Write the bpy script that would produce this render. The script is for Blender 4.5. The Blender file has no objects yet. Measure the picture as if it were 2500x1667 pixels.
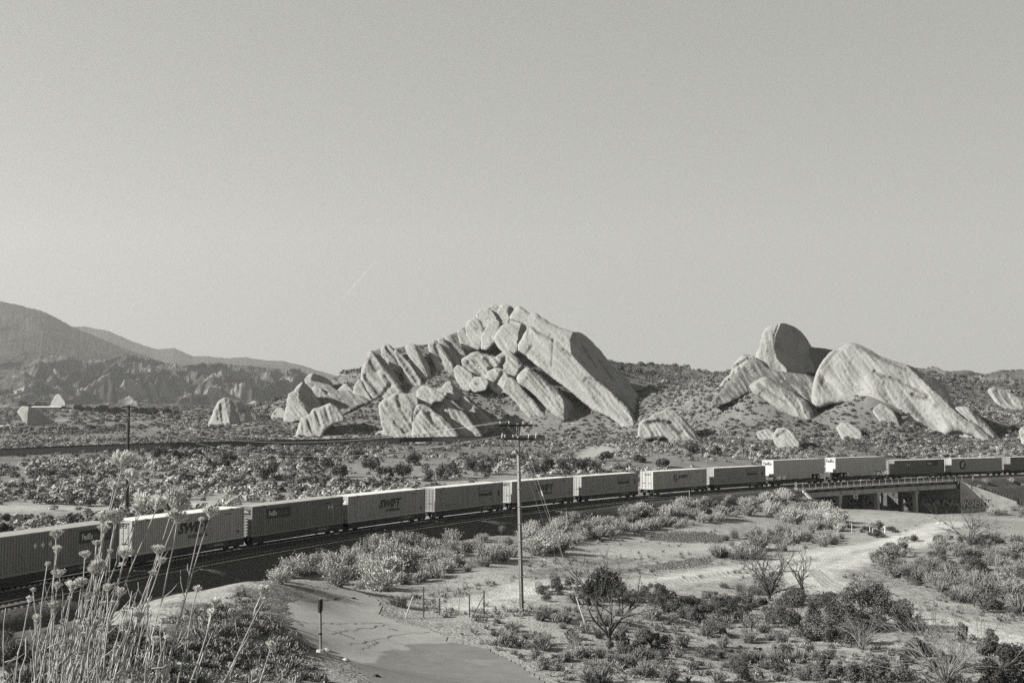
import bpy, math, random
import numpy as np
from mathutils import Vector, Matrix
R_ = math.radians
random.seed(5)
rng = np.random.default_rng(11)
S = bpy.context.scene
COL = S.collection

# ---------------------------------------------------------------- camera, sky, sun, exposure
F = 2820.354; PITCH = 0.0655700; CP, SP = math.cos(PITCH), math.sin(PITCH)
cd = bpy.data.cameras.new('camera'); cam = bpy.data.objects.new('camera', cd); COL.objects.link(cam)
cd.sensor_width = 36; cd.lens = 36 * F / 2500; cd.clip_start = .2; cd.clip_end = 20000
cam.location = (0, 0, 0); cam.rotation_euler = (math.pi / 2 + PITCH, 0, 0)
S.camera = cam
SUN_EL = R_(27); sx, sy = -.975, -.22
sv = Vector((sx * math.cos(SUN_EL), sy * math.cos(SUN_EL), math.sin(SUN_EL)))
w = bpy.data.worlds.new('World'); S.world = w; w.use_nodes = True
nt = w.node_tree; N = nt.nodes; LK = nt.links
bg = N['Background']
sky = N.new('ShaderNodeTexSky'); sky.sky_type = 'NISHITA'; sky.sun_disc = False
sky.sun_elevation = SUN_EL; sky.sun_rotation = math.atan2(sx, sy)
sky.dust_density = 1.5; sky.altitude = 900
bw = N.new('ShaderNodeRGBToBW'); LK.new(sky.outputs[0], bw.inputs[0])
pw = N.new('ShaderNodeMath'); pw.operation = 'POWER'; pw.inputs[1].default_value = .42; LK.new(bw.outputs[0], pw.inputs[0])
tint = N.new('ShaderNodeVectorMath'); tint.operation = 'SCALE'; tint.inputs[0].default_value = (1, .998, .945); LK.new(pw.outputs[0], tint.inputs['Scale'])
# clear desert sky: the zenith is a much deeper tone than the band near the horizon
tcw = N.new('ShaderNodeTexCoord'); sxyz = N.new('ShaderNodeSeparateXYZ'); LK.new(tcw.outputs['Generated'], sxyz.inputs[0])
mrz = N.new('ShaderNodeMapRange'); mrz.interpolation_type = 'SMOOTHSTEP'; mrz.inputs[1].default_value = .33; mrz.inputs[2].default_value = .75; mrz.inputs[3].default_value = 1.02; mrz.inputs[4].default_value = .16; LK.new(sxyz.outputs[2], mrz.inputs[0])
ml = N.new('ShaderNodeMath'); ml.operation = 'MULTIPLY'; LK.new(pw.outputs[0], ml.inputs[0]); LK.new(mrz.outputs[0], ml.inputs[1]); LK.new(ml.outputs[0], tint.inputs['Scale'])
LK.new(tint.outputs[0], bg.inputs[0]); bg.inputs[1].default_value = .122
ld = bpy.data.lights.new('sun', 'SUN'); ld.energy = 5; ld.angle = R_(.5); ld.color = (1, .99, .95)
sun = bpy.data.objects.new('sun', ld); COL.objects.link(sun); sun.location = (-100, -30, 80)
sun.rotation_euler = sv.to_track_quat('Z', 'Y').to_euler()
S.view_settings.view_transform = 'Standard'; S.view_settings.look = 'None'
S.view_settings.exposure = 1.03; S.view_settings.gamma = 1
S.cycles.max_bounces = 5; S.cycles.diffuse_bounces = 3; S.cycles.volume_bounces = 0
S.cycles.use_denoising = False

# ---------------------------------------------------------------- projection helpers
def ray(px, py):
    px = np.asarray(px, float); py = np.asarray(py, float)
    a = (px - 1250) / F; b = -(py - 833.5) / F
    x = a; y = CP - b * SP; z = SP + b * CP
    return np.stack([x / y, np.ones_like(y), z / y], -1)
def at(px, py, Y): return ray(px, py) * np.asarray(Y, float)[..., None] if np.ndim(Y) else ray(px, py) * Y
def proj(x, y, z):
    d = y * CP + z * SP; u = -y * SP + z * CP
    return 1250 + x / d * F, 833.5 - u / d * F

# ---------------------------------------------------------------- noise
def _h(i, j, s):
    n = (i * 374761393 + j * 668265263 + s * 1442695041) & 0xffffffff
    n = ((n ^ (n >> 13)) * 1274126177) & 0xffffffff
    return ((n ^ (n >> 16)) & 0xffff) / 65535.0
def vn(x, y, s=0):
    x = np.asarray(x, float); y = np.asarray(y, float)
    i = np.floor(x).astype(np.int64); j = np.floor(y).astype(np.int64); fx = x - i; fy = y - j
    fx = fx * fx * fx * (fx * (fx * 6 - 15) + 10); fy = fy * fy * fy * (fy * (fy * 6 - 15) + 10)
    a = _h(i, j, s); b = _h(i + 1, j, s); c = _h(i, j + 1, s); d = _h(i + 1, j + 1, s)
    return (a + (b - a) * fx) * (1 - fy) + (c + (d - c) * fx) * fy
def fbm(x, y, o=4, s=0):
    r = 0; a = .5
    for k in range(o): r = r + a * (vn(x, y, s + k) - .5) * 2; x = x * 2.03 + 17.1; y = y * 2.03 + 5.3; a *= .5
    return r
def ridged(x, y, o=5, s=0):
    r = 0; a = .5; wt = 1
    for k in range(o):
        n = 1 - np.abs(vn(x, y, s + k) * 2 - 1) * 1.0; n = n * n * wt; wt = np.clip(n * 1.8, 0, 1); r = r + a * n; x = x * 2.07 + 3.1; y = y * 2.07 + 9.7; a *= .5
    return r

# ---------------------------------------------------------------- materials
def mono(v): return (v, v * .994, v * .95, 1)
MATS = {}
def mat(name, v, rough=.8, var=0, scale=3, bump=0, bscale=8, metal=0, attr=None, spec=.3):
    if name in MATS: return MATS[name]
    m = bpy.data.materials.new(name); m.use_nodes = True; t = m.node_tree; b = t.nodes['Principled BSDF']
    b.inputs['Base Color'].default_value = mono(v); b.inputs['Roughness'].default_value = rough; b.inputs['Metallic'].default_value = metal
    b.inputs['Specular IOR Level'].default_value = spec
    if var or bump or attr:
        tc = t.nodes.new('ShaderNodeTexCoord')
    out = None
    if var:
        n = t.nodes.new('ShaderNodeTexNoise'); n.inputs['Scale'].default_value = scale; n.inputs['Detail'].default_value = 6; n.inputs['Roughness'].default_value = .65
        t.links.new(tc.outputs['Object'], n.inputs['Vector'])
        r = t.nodes.new('ShaderNodeMapRange'); r.inputs[1].default_value = .3; r.inputs[2].default_value = .7; r.inputs[3].default_value = v * (1 - var); r.inputs[4].default_value = v * (1 + var)
        t.links.new(n.outputs[0], r.inputs[0]); out = r.outputs[0]
    if attr:
        a = t.nodes.new('ShaderNodeAttribute'); a.attribute_name = attr
        mm = t.nodes.new('ShaderNodeMath'); mm.operation = 'MULTIPLY'; t.links.new(a.outputs['Fac'], mm.inputs[0])
        if out is None: mm.inputs[1].default_value = v
        else: t.links.new(out, mm.inputs[1])
        out = mm.outputs[0]
    if out is not None:
        sc = t.nodes.new('ShaderNodeVectorMath'); sc.operation = 'SCALE'; sc.inputs[0].default_value = (1, .994, .95)
        t.links.new(out, sc.inputs['Scale']); t.links.new(sc.outputs[0], b.inputs['Base Color'])
    if bump:
        n2 = t.nodes.new('ShaderNodeTexNoise'); n2.inputs['Scale'].default_value = bscale; n2.inputs['Detail'].default_value = 5; t.links.new(tc.outputs['Object'], n2.inputs['Vector'])
        bp = t.nodes.new('ShaderNodeBump'); bp.inputs['Strength'].default_value = 1; bp.inputs['Distance'].default_value = bump
        t.links.new(n2.outputs[0], bp.inputs['Height']); t.links.new(bp.outputs[0], b.inputs['Normal'])
    MATS[name] = m; return m
M_ground = mat('desert_ground', 1.0, .95, .22, .9, .12, 5, attr='tone', spec=.05)
M_mtn = mat('mountain_soil', 1.0, .95, .25, .012, 6, .03, attr='tone', spec=.02)
M_rock = mat('sandstone', .31, .92, .13, .12, .35, .9, spec=.05, attr='tone')
M_ballast = mat('ballast_stone', .085, .95, .55, 4, .12, 6, spec=.1)
M_asphalt = mat('asphalt', .19, .9, .12, 1.2, .01, 20, spec=.1, attr='tone')
M_steel = mat('dark_steel', .022, .6, .4, 3)
M_rail = mat('polished_rail', .7, .28, metal=1)
M_railside = mat('rusty_rail', .06, .8)
M_tie = mat('concrete_tie', .13, .9, .2, 4)
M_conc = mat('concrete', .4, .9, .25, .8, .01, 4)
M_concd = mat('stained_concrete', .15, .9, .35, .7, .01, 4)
M_wood = mat('weathered_wood', .17, .9, .3, 9, .01, 20)
M_woodd = mat('creosoted_wood', .03, .9, .3, 9)
M_galv = mat('galvanised_metal', .42, .45, .15, 5, metal=.3)
M_white = mat('white_paint', .5, .6, .08, 3)
M_ink = mat('dark_lettering', .03, .6)
M_pale = mat('pale_lettering', .5, .6)
M_rub = mat('rubber', .02, .8)
M_wire = mat('aluminium_wire', .5, .5)
M_light = mat('pale_foliage', 1, .9, attr='tone', spec=.1)
M_twig = mat('bare_twigs', .08, .9, .2, 6); M_twigl = mat('pale_twigs', .22, .9, .2, 6)
M_stem = mat('dry_stalk', .3, .8, .25, 60)
M_head = mat('dry_seed_head', .58, .8, .2, 90)

# ---------------------------------------------------------------- mesh helpers
def tag(o, label=None, cat=None, group=None, kind=None):
    if label: o['label'] = label
    if cat: o['category'] = cat
    if group: o['group'] = group
    if kind: o['kind'] = kind
    return o
def npmesh(name, V, Fq, m, parent=None, smooth=False, tone=None):
    """V (n,3); Fq (k,3) or (k,4) int array"""
    me = bpy.data.meshes.new(name)
    V = np.asarray(V, np.float32); Fq = np.asarray(Fq, np.int32); k = Fq.shape[1]
    me.vertices.add(len(V)); me.vertices.foreach_set('co', V.ravel())
    me.loops.add(Fq.size); me.loops.foreach_set('vertex_index', Fq.ravel())
    me.polygons.add(len(Fq)); me.polygons.foreach_set('loop_start', np.arange(0, Fq.size, k, dtype=np.int32))
    try: me.polygons.foreach_set('loop_total', np.full(len(Fq), k, np.int32))
    except Exception: pass
    me.update(calc_edges=True); me.validate()
    if smooth: me.polygons.foreach_set('use_smooth', np.ones(len(me.polygons), bool))
    if tone is not None:
        a = me.attributes.new('tone', 'FLOAT', 'POINT'); a.data.foreach_set('value', np.broadcast_to(np.asarray(tone, np.float32), (len(V),)).copy())
    me.materials.append(m)
    o = bpy.data.objects.new(name, me); COL.objects.link(o)
    if parent: o.parent = parent
    return o
def empty(name, loc=(0, 0, 0), rz=0, **k):
    o = bpy.data.objects.new(name, None); COL.objects.link(o); o.location = loc; o.rotation_euler = (0, 0, rz); o.empty_display_size = .5
    tag(o, **k); return o
class G:
    def __init__(s): s.v = []; s.f = []
    def add(s, vs, fs):
        b = len(s.v); s.v += [tuple(map(float, q)) for q in vs]; s.f += [tuple(b + i for i in f) for f in fs]; return s
    def box(s, x0, x1, y0, y1, z0, z1):
        return s.add([(x0, y0, z0), (x1, y0, z0), (x1, y1, z0), (x0, y1, z0), (x0, y0, z1), (x1, y0, z1), (x1, y1, z1), (x0, y1, z1)],
                     [(0, 3, 2, 1), (4, 5, 6, 7), (0, 1, 5, 4), (1, 2, 6, 5), (2, 3, 7, 6), (3, 0, 4, 7)])
    def tube(s, pts, r, n=6, r2=None, cap=True):
        P = [Vector(p) for p in pts]; m = len(P); b = len(s.v)
        up = Vector((0, 0, 1))
        for i, p in enumerate(P):
            d = (P[min(i + 1, m - 1)] - P[max(i - 1, 0)]).normalized()
            a = d.cross(up if abs(d.z) < .95 else Vector((1, 0, 0))).normalized(); c = d.cross(a)
            rr = r if r2 is None else r + (r2 - r) * i / max(1, m - 1)
            if isinstance(r, (list, tuple)): rr = r[i]
            for k in range(n):
                t = 2 * math.pi * k / n; s.v.append(tuple(p + a * (rr * math.cos(t)) + c * (rr * math.sin(t))))
        for i in range(m - 1):
            for k in range(n):
                k2 = (k + 1) % n; s.f.append((b + i * n + k, b + i * n + k2, b + (i + 1) * n + k2, b + (i + 1) * n + k))
        if cap:
            s.f.append(tuple(b + k for k in range(n))[::-1]); s.f.append(tuple(b + (m - 1) * n + k for k in range(n)))
        return s
    def build(s, name, m, parent=None, smooth=False):
        me = bpy.data.meshes.new(name); me.from_pydata(s.v, [], s.f); me.update()
        if smooth: me.polygons.foreach_set('use_smooth', np.ones(len(me.polygons), bool))
        me.materials.append(m); o = bpy.data.objects.new(name, me); COL.objects.link(o)
        if parent: o.parent = parent
        return o
def text_mesh(s, size=1, shear=0, bold=0, extrude=.004):
    c = bpy.data.curves.new('txt', 'FONT'); c.body = s; c.size = size; c.shear = shear; c.offset = bold; c.extrude = extrude
    c.resolution_u = 3
    o = bpy.data.objects.new('txt', c); COL.objects.link(o)
    dg = bpy.context.evaluated_depsgraph_get(); me = bpy.data.meshes.new_from_object(o.evaluated_get(dg))
    v = np.array([x.co[:] for x in me.vertices]) if len(me.vertices) else np.zeros((0, 3)); f = [tuple(p.vertices) for p in me.polygons]
    bpy.data.objects.remove(o); bpy.data.curves.remove(c); bpy.data.meshes.remove(me)
    return v, f
def text_fit(g, s, x0, x1, z0, z1, to3, shear=0, bold=.02, extrude=.01):
    """lay text filling the box x0..x1, z0..z1; to3 maps (u, v, depth)->3D"""
    v, f = text_mesh(s, 1, shear, bold, extrude)
    a = v.min(0); b = v.max(0)
    u = x0 + (v[:, 0] - a[0]) / (b[0] - a[0]) * (x1 - x0); q = z0 + (v[:, 1] - a[1]) / (b[1] - a[1]) * (z1 - z0)
    g.add([to3(uu, qq, ww) for uu, qq, ww in zip(u, q, v[:, 2])], f)

# ---------------------------------------------------------------- track curve
A0, A1, A2, A3 = .3685715, .00310588, 1.936589e-6, -1.9129e-9
TS = np.arange(-110, 400, .5)
_hd = A0 + A1 * TS + A2 * TS * TS + A3 * TS ** 3
_i0 = int(np.argmin(abs(TS)))
TX = np.r_[0, np.cumsum((np.sin(_hd[1:]) + np.sin(_hd[:-1])) * .25)]; TX = TX - TX[_i0] - 30.14894
TY = np.r_[0, np.cumsum((np.cos(_hd[1:]) + np.cos(_hd[:-1])) * .25)]; TY = TY - TY[_i0] + 103.99525
TH = _hd
TZ = -(8.590976 + .00525426 * TS - 1.67241e-5 * TS * TS) - 3.95        # rail head of the train's track
def tr(s, off=0, dz=0):
    """point on the track at arc s, off metres towards the camera side"""
    x = np.interp(s, TS, TX); y = np.interp(s, TS, TY); h = np.interp(s, TS, TH); z = np.interp(s, TS, TZ)
    return np.array([x + off * math.cos(h), y - off * math.sin(h), z + dz]), h
SEP = 4.9
def s_at_px(px, off, dz):
    ss = np.arange(-60, 300, .1); x = np.interp(ss, TS, TX); y = np.interp(ss, TS, TY); h = np.interp(ss, TS, TH); z = np.interp(ss, TS, TZ) + dz
    p, _ = proj(x + off * np.cos(h), y - off * np.sin(h), z)
    return float(np.interp(px, p, ss))
SB0 = s_at_px(1961, SEP + 3, -.3); SB1 = s_at_px(2343, SEP + 3, -.3)

# ---------------------------------------------------------------- terrain
CTRL = [(1250,1667,60),(2500,1667,66),(1900,1667,64),(1274,1490,84),(783,1596,60),(985,1505,82),(640,1530,56),(701,1415,86),(770,1423,89.5),(640,1422,79),(478,1472,62),
 (239,1555,48),(100,1592,46),(200,1562,52),(0,1612,44),(330,1523,55),(100,1610,40),(800,1480,80),(830,1430,88),(478,1545,50),(600,1580,51),(600,1640,46),(300,1640,38),(1000,1600,66),(1100,1440,98),(950,1440,96),
 (2500,1500,98),(2500,1300,165),(2147,1258,235),(2300,1254,225),(2450,1250,222),(2500,1256,212),(1800,1300,165),(1950,1320,168),(1500,1400,118),(1500,1320,150),
 (1600,1292,165),(2000,1450,105),(1250,1400,106),(1200,1345,128),(1700,1560,82),(2200,1350,140),(2000,1250,225),
 (300,1240,165),(0,1240,150),(600,1200,190),(1000,1150,230),(1300,1120,260),(1700,1100,280),(2100,1092,305),(2500,1092,325),
 (0,1112,270),(400,1096,290),(850,1085,330),(1240,1077,350),(0,1050,450),(500,1040,520),(500,1020,700),(0,1020,800),(200,1000,1300),(500,993,2000),(0,993,2200),(800,993,2100),
 (700,1062,400),(900,1070,395),(1200,1062,415),(1500,1062,400),(1050,1085,370),
 (930,1040,415),(830,990,440),(880,960,450),(1100,960,440),(1250,955,440),(1150,920,455),(1350,1000,425),(1180,840,490),(1250,800,500),(1000,865,475),(960,890,470),
 (830,925,480),(700,975,470),(1480,880,540),(1440,900,500),(1400,1035,415),(1545,889,600),(1640,894,610),(1720,912,620),(1560,985,480),(1640,960,500),
 (1560,1050,395),(1480,1080,370),(1700,1050,360),(1400,1115,300),
 (1900,940,385),(1990,1000,375),(2040,985,372),(2110,958,366),(1850,960,372),(2250,1000,366),(2300,1062,350),(1750,1002,375),(2400,1040,380),(2450,1000,440),(2480,940,540),(2300,920,560),
 (1850,1050,350),(2050,1060,345),(1800,900,430),(2050,905,450),(2160,905,480),(2340,930,560),(1690,935,560)]
XY = []; ZZ = []
for px, py, Y in CTRL:
    p = at(px, py, float(Y)); XY.append(p[:2]); ZZ.append(p[2])
EX = [(0,0,-1.65),(-3,1,-1.6),(3,2,-1.8),(-2,4,-1.9),(2,6,-2.6),(-6,8,-2.6),(0,12,-4.3),(-3,22,-6.5),(-14,20,-5.4),(12,20,-6.6),(0,32,-9.3),(18,38,-11.6),(-28,35,-9),(-38,62,-13.6),(-30,78,-14.6),(-15,92,-13.9),(-2,118,-14.9),
 (-48,60,-14.5),(-60,100,-12.6),(-40,118,-13.0),(-20,150,-12.6),(0,170,-13),(20,200,-13),(50,240,-14.5),(80,250,-18.8),(95,262,-19),(110,270,-18),(120,290,-14),(130,300,-9.5),
 (150,330,-7.5),(70,262,-14),(60,30,-14),(90,60,-15.5),(-80,40,-13),(-140,130,-11),(180,200,-15),(0,-30,-1.5),(-30,-10,-2),(30,-10,-2.5),(400,400,0),(-400,400,-4),(900,1500,30),(-1500,1500,25),(300,1300,38),(600,2000,60),(1500,1000,20),(200,900,22),(60,1200,25),
 (62,205,-16.2),(45,190,-16),(100,215,-17.3),(40,204,-15.6)]
for x, y, z in EX: XY.append(np.array([x, y])); ZZ.append(z)
XY = np.array(XY); ZZ = np.array(ZZ)
def tc_(x, y):
    yy = y + 12; r = np.hypot(x, yy); return np.stack([np.arctan2(x, yy) * 1.0, np.log(np.maximum(r, 1))], -1)
UC = tc_(XY[:, 0], XY[:, 1])
def ker(d): return np.sqrt(d * d + .0004)
_n = len(UC); Km = ker(np.linalg.norm(UC[:, None] - UC[None], axis=2)); Pm = np.c_[np.ones(_n), UC]
Am = np.block([[Km + 1e-4 * np.eye(_n), Pm], [Pm.T, np.zeros((3, 3))]])
WC = np.linalg.solve(Am, np.r_[ZZ, 0, 0, 0])
def rbf(x, y):
    u = tc_(x, y); out = np.zeros(len(u))
    for i in range(0, len(u), 20000):
        q = u[i:i + 20000]; out[i:i + 20000] = ker(np.linalg.norm(q[:, None] - UC[None], axis=2)) @ WC[:_n] + WC[_n] + q @ WC[_n + 1:]
    return out
def segdist(px, py, pts, closed=False):
    pts = np.asarray(pts, float); d = np.full(np.shape(px), 1e9); n = len(pts)
    for i in range(n if closed else n - 1):
        a = pts[i]; b = pts[(i + 1) % n]; ab = b - a; L = ab @ ab + 1e-12
        t = np.clip(((px - a[0]) * ab[0] + (py - a[1]) * ab[1]) / L, 0, 1)
        d = np.minimum(d, np.hypot(px - a[0] - t * ab[0], py - a[1] - t * ab[1]))
    return d
def inpoly(px, py, pts):
    px = np.asarray(px, float); py = np.asarray(py, float); c = np.zeros(px.shape, bool); n = len(pts)
    for i in range(n):
        x1, y1 = pts[i]; x2, y2 = pts[(i + 1) % n]
        if y1 == y2: continue
        m = ((y1 > py) != (y2 > py)) & (px < (x2 - x1) * (py - y1) / (y2 - y1) + x1); c ^= m
    return c
# near track polyline for the ballast test
def track_off(x, y):
    """arc position and offset towards the camera of world points"""
    x = np.asarray(x, float); y = np.asarray(y, float); so = np.zeros(x.shape); oo = np.full(x.shape, 1e3)
    ST = slice(0, None, 4); tx, ty, th, ts = TX[ST], TY[ST], TH[ST], TS[ST]
    for i in range(0, len(x), 20000):
        a = x[i:i + 20000, None] - tx; b = y[i:i + 20000, None] - ty; k = np.argmin(a * a + b * b, 1); r = np.arange(len(k))
        dx, dy = a[r, k], b[r, k]; so[i:i + 20000] = ts[k] + dx * np.sin(th[k]) + dy * np.cos(th[k]); oo[i:i + 20000] = dx * np.cos(th[k]) - dy * np.sin(th[k])
    return so, oo
PROF = [(-14, -6.2), (-2.9, -.45), (-2.0, -.2), (2.0, -.2), (2.9, -.3), (SEP + 1.75, -.2), (SEP + 2.7, -.5), (SEP + 4.6, -1.7), (SEP + 6.0, -1.85), (SEP + 14, -7.0)]
PO = np.array([p[0] for p in PROF]); PZ = np.array([p[1] for p in PROF])
_pw, _hw = tr(SB1 + .2, SEP + 2.9); WDIR = np.array([math.sin(_hw + .66), math.cos(_hw + .66)]); _t = np.arange(4, 30, .1); _q = _pw[:2] + WDIR * _t[:, None]; _px = proj(_q[:, 0], _q[:, 1], -17.9)[0]; WQ = _q[int(np.argmin(abs(_px - 2482)))]; WP = _pw[:2]
def wallside(x, y): return ((x - WP[0]) * WDIR[1] - (y - WP[1]) * WDIR[0])      # > 0 on the camera side of the wing wall
def ballast_z(x, y):
    s, o = track_off(x, y); z = np.interp(s, TS, TZ) + np.interp(o, PO, PZ, left=-99, right=-99)
    z = np.where((wallside(x, y) > 0) & (s > SB1 - 2) & (s < SB1 + 16), -99, z); return np.where((s > SB0 - .3) & (s < SB1 + .3), -99, z), s, o
# polar grid
az = np.r_[np.linspace(-1.35, -.53, 60)[:-1], np.linspace(-.53, .53, 640), np.linspace(.53, 1.35, 60)[1:]]
lr = np.linspace(math.log(1.2), math.log(3400), 1150)
AZ, LR = np.meshgrid(az, lr, indexing='ij'); RR = np.exp(LR)
GX = RR * np.sin(AZ); GY = RR * np.cos(AZ)
GZ = rbf(GX.ravel(), GY.ravel()).reshape(GX.shape)
GS0 = GZ.copy()
amp = np.clip(RR / 60, .15, 1) * .22 + np.clip((RR - 300) / 300, 0, 1) * 1.0 + np.clip((RR - 900) / 900, 0, 1) * 2
GZ += amp * fbm(GX / (5 + RR * .04), GY / (5 + RR * .04), 3, 3) * .8
GZ += .07 * np.clip(1.5 - RR / 400, 0, 1) * fbm(GX / 1.3, GY / 1.3, 3, 9)
mound = np.exp(-(((GX - 25.5) / 4.2) ** 2 + ((GY - 165) / 9) ** 2)); 
def hgt(x, y):
    x = np.asarray(x, float); y = np.asarray(y, float)
    a = np.arctan2(x, y); l = np.log(np.maximum(np.hypot(x, y), 1.21))
    i = np.clip(np.searchsorted(az, a) - 1, 0, len(az) - 2); fi = np.clip((a - az[i]) / (az[i + 1] - az[i]), 0, 1)
    j = np.clip(((l - lr[0]) / (lr[1] - lr[0])), 0, len(lr) - 1.001); jj = j.astype(int); fj = j - jj
    return (GZ[i, jj] * (1 - fi) + GZ[i + 1, jj] * fi) * (1 - fj) + (GZ[i, jj + 1] * (1 - fi) + GZ[i + 1, jj + 1] * fi) * fj
def hit(px, py, ballast=True):
    """first ground point seen at photo pixels -> (n,3), Y=nan when none"""
    px = np.atleast_1d(np.asarray(px, float)); py = np.atleast_1d(np.asarray(py, float)); d = ray(px, py)
    Ys = np.exp(np.linspace(math.log(14), math.log(2600), 700)); out = np.full((len(px), 3), np.nan)
    for i in range(0, len(px), 3000):
        q = d[i:i + 3000]; X = q[:, 0:1] * Ys; Z = q[:, 2:3] * Ys; H = hgt(X, np.broadcast_to(Ys, X.shape)); b = Z <= H
        k = np.argmax(b, 1); ok = b.any(1) & (k > 0); r = np.arange(len(k)); k1 = np.maximum(k - 1, 0)
        g1 = Z[r, k1] - H[r, k1]; g2 = Z[r, k] - H[r, k]; t = g1 / np.maximum(g1 - g2, 1e-9); Y = Ys[k1] + (Ys[k] - Ys[k1]) * t
        out[i:i + 3000] = np.where(ok[:, None], q * Y[:, None], np.nan)
    return out
def polyw(pts):
    return hit([p[0] for p in pts], [p[1] for p in pts])[:, :2]
AP = [(700,1475),(760,1440),(860,1440),(930,1465),(935,1500),(1010,1528),(1080,1545),(1110,1570),(1190,1583),(1280,1625),(1345,1672),(1420,1760),(960,1760),(905,1672),(880,1650),(850,1622),(800,1590),(740,1560),(710,1530)]
PW = np.array([hit([a], [b])[0][:2] for a, b in AP])
m_ = (GX > PW[:, 0].min() - 6) & (GX < PW[:, 0].max() + 6) & (GY > PW[:, 1].min() - 6) & (GY < PW[:, 1].max() + 6)
wd_ = np.where(inpoly(GX[m_], GY[m_], PW), 0, segdist(GX[m_], GY[m_], PW, True)); q_ = np.clip(1.6 - wd_ / 1.5, 0, 1); GZ[m_] = GZ[m_] * (1 - q_) + GS0[m_] * q_
# ground tones (albedo): sand, tracks, gravel, and one painted crest shadow
tone = .30 + .085 * fbm(GX / 9, GY / 9, 4, 21) + .035 * fbm(GX / 1.7, GY / 1.7, 3, 31)
hillm = np.clip((RR - 170) / 120, 0, 1); tone = tone * (1 - hillm * .4)
far = np.clip((RR - 420) / 300, 0, 1) * (1 - np.clip((np.abs(GX - 150) - 250) / 1, 0, 1) * 0)
speck = (fbm(GX / 3.2, GY / 4.5, 3, 44) > .06)
tone = np.where((RR > 520), np.where(speck, .12, .2), tone)
st_ = fbm(GX / 6, GY / 1.1, 4, 81); tone = tone * (1 + .16 * st_ * np.clip(RR / 60, .3, 1)); pb_ = fbm(GX / .45, GY / .45, 2, 83) > .33; tone = np.where(pb_ & (RR < 140), tone * .62, tone)
def stroke(pts, wdt, val, soft=.6, img=True, mix=1.0):
    global tone
    P = polyw(pts) if img else np.asarray(pts, float); P = P[~np.isnan(P[:, 0])]
    x0, x1 = P[:, 0].min() - wdt * 3, P[:, 0].max() + wdt * 3; y0, y1 = P[:, 1].min() - wdt * 3, P[:, 1].max() + wdt * 3
    m = (GX > x0) & (GX < x1) & (GY > y0) & (GY < y1); X = GX[m]; Y = GY[m]
    d = segdist(X, Y, P) + fbm(X / 1.5, Y / 1.5, 3, 5) * wdt * .35
    a = np.clip((wdt - d) / (wdt * soft), 0, 1) * mix; tone[m] = tone[m] * (1 - a) + val * a
def patch(poly, val, mix=1.0, rough=1.2):
    global tone
    P = polyw(poly); m = ~np.isnan(GX); x0, x1 = P[:, 0].min() - 3, P[:, 0].max() + 3; y0, y1 = P[:, 1].min() - 3, P[:, 1].max() + 3
    m = (GX > x0) & (GX < x1) & (GY > y0) & (GY < y1); X = GX[m] + fbm(GX[m] / 2, GY[m] / 2, 3, 6) * rough; Y = GY[m] + fbm(GX[m] / 2, GY[m] / 2, 3, 16) * rough
    ins = inpoly(X, Y, P); a = np.where(ins, mix, 0); tone[m] = tone[m] * (1 - a) + val * a
# dirt roads
RD = .5
stroke([(1180,1480),(1300,1440),(1500,1425),(1750,1400),(1960,1365),(2130,1330),(2250,1300),(2330,1275)], 3.8, RD)
stroke([(1960,1370),(1990,1420),(2080,1460),(2200,1500),(2350,1530),(2500,1570)], 4.2, RD)
stroke([(2040,1385),(2150,1345),(2280,1315)], 2.5, RD)
stroke([(1320,1345),(1500,1350),(1750,1335),(1960,1340)], 6, .42, .9, mix=.7)
stroke([(2060,1265),(2200,1262),(2400,1262),(2500,1268)], 9, .38, .8, mix=.8)
for k in range(5): stroke([(1190,1470+k*6),(1450,1428+k*4),(1750,1398+k*3),(2000,1360+k*2)], .22, .2, mix=.6)
for k in range(4): stroke([(1975+k*8,1390),(2010+k*8,1430-k*3),(2180,1495-k*5),(2500,1560-k*9)], .22, .2, mix=.6)
# gravel spreads and a painted crest shadow
patch([(1575,1305),(1640,1296),(1720,1298),(1790,1312),(1760,1325),(1640,1322),(1580,1318)], .1)
patch([(1560,1382),(1640,1372),(1700,1362),(1745,1368),(1690,1384),(1600,1392)], .13, .8, 2)
patch([(1400,1380),(1490,1362),(1560,1360),(1480,1382)], .15, .7, 2)
patch([(1450,1385),(1540,1388),(1600,1400),(1480,1396)], .15, .7, 2)
patch([(1290,1400),(1350,1388),(1420,1385),(1330,1405)], .16, .6, 2)
patch([(0,1500),(0,1667),(480,1667),(520,1560),(478,1500),(300,1550),(300,1560),(215,1530),(150,1480),(60,1480)], .075, .92)
patch([(350,1575),(420,1562),(470,1600),(440,1640),(330,1640)], .05, .9)
stroke([(640,1540),(700,1548),(750,1575)], 1.5, .06, .6)  # dark stroke paints the second crest's shadow into the ground tone
patch([(560,1440),(640,1430),(690,1440),(620,1470)], .1, .6)
patch([(250,1560),(478,1480),(690,1425),(705,1500),(720,1560),(760,1600),(740,1660),(0,1660),(0,1610)], .15, .75)
for k_ in range(26): q_ = random.uniform(420, 700); w_ = random.uniform(1490, 1600); stroke([(q_, w_), (q_ + random.uniform(20, 60), w_ - random.uniform(2, 14))], random.uniform(.15, .5), .08, .6, mix=.7)
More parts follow.
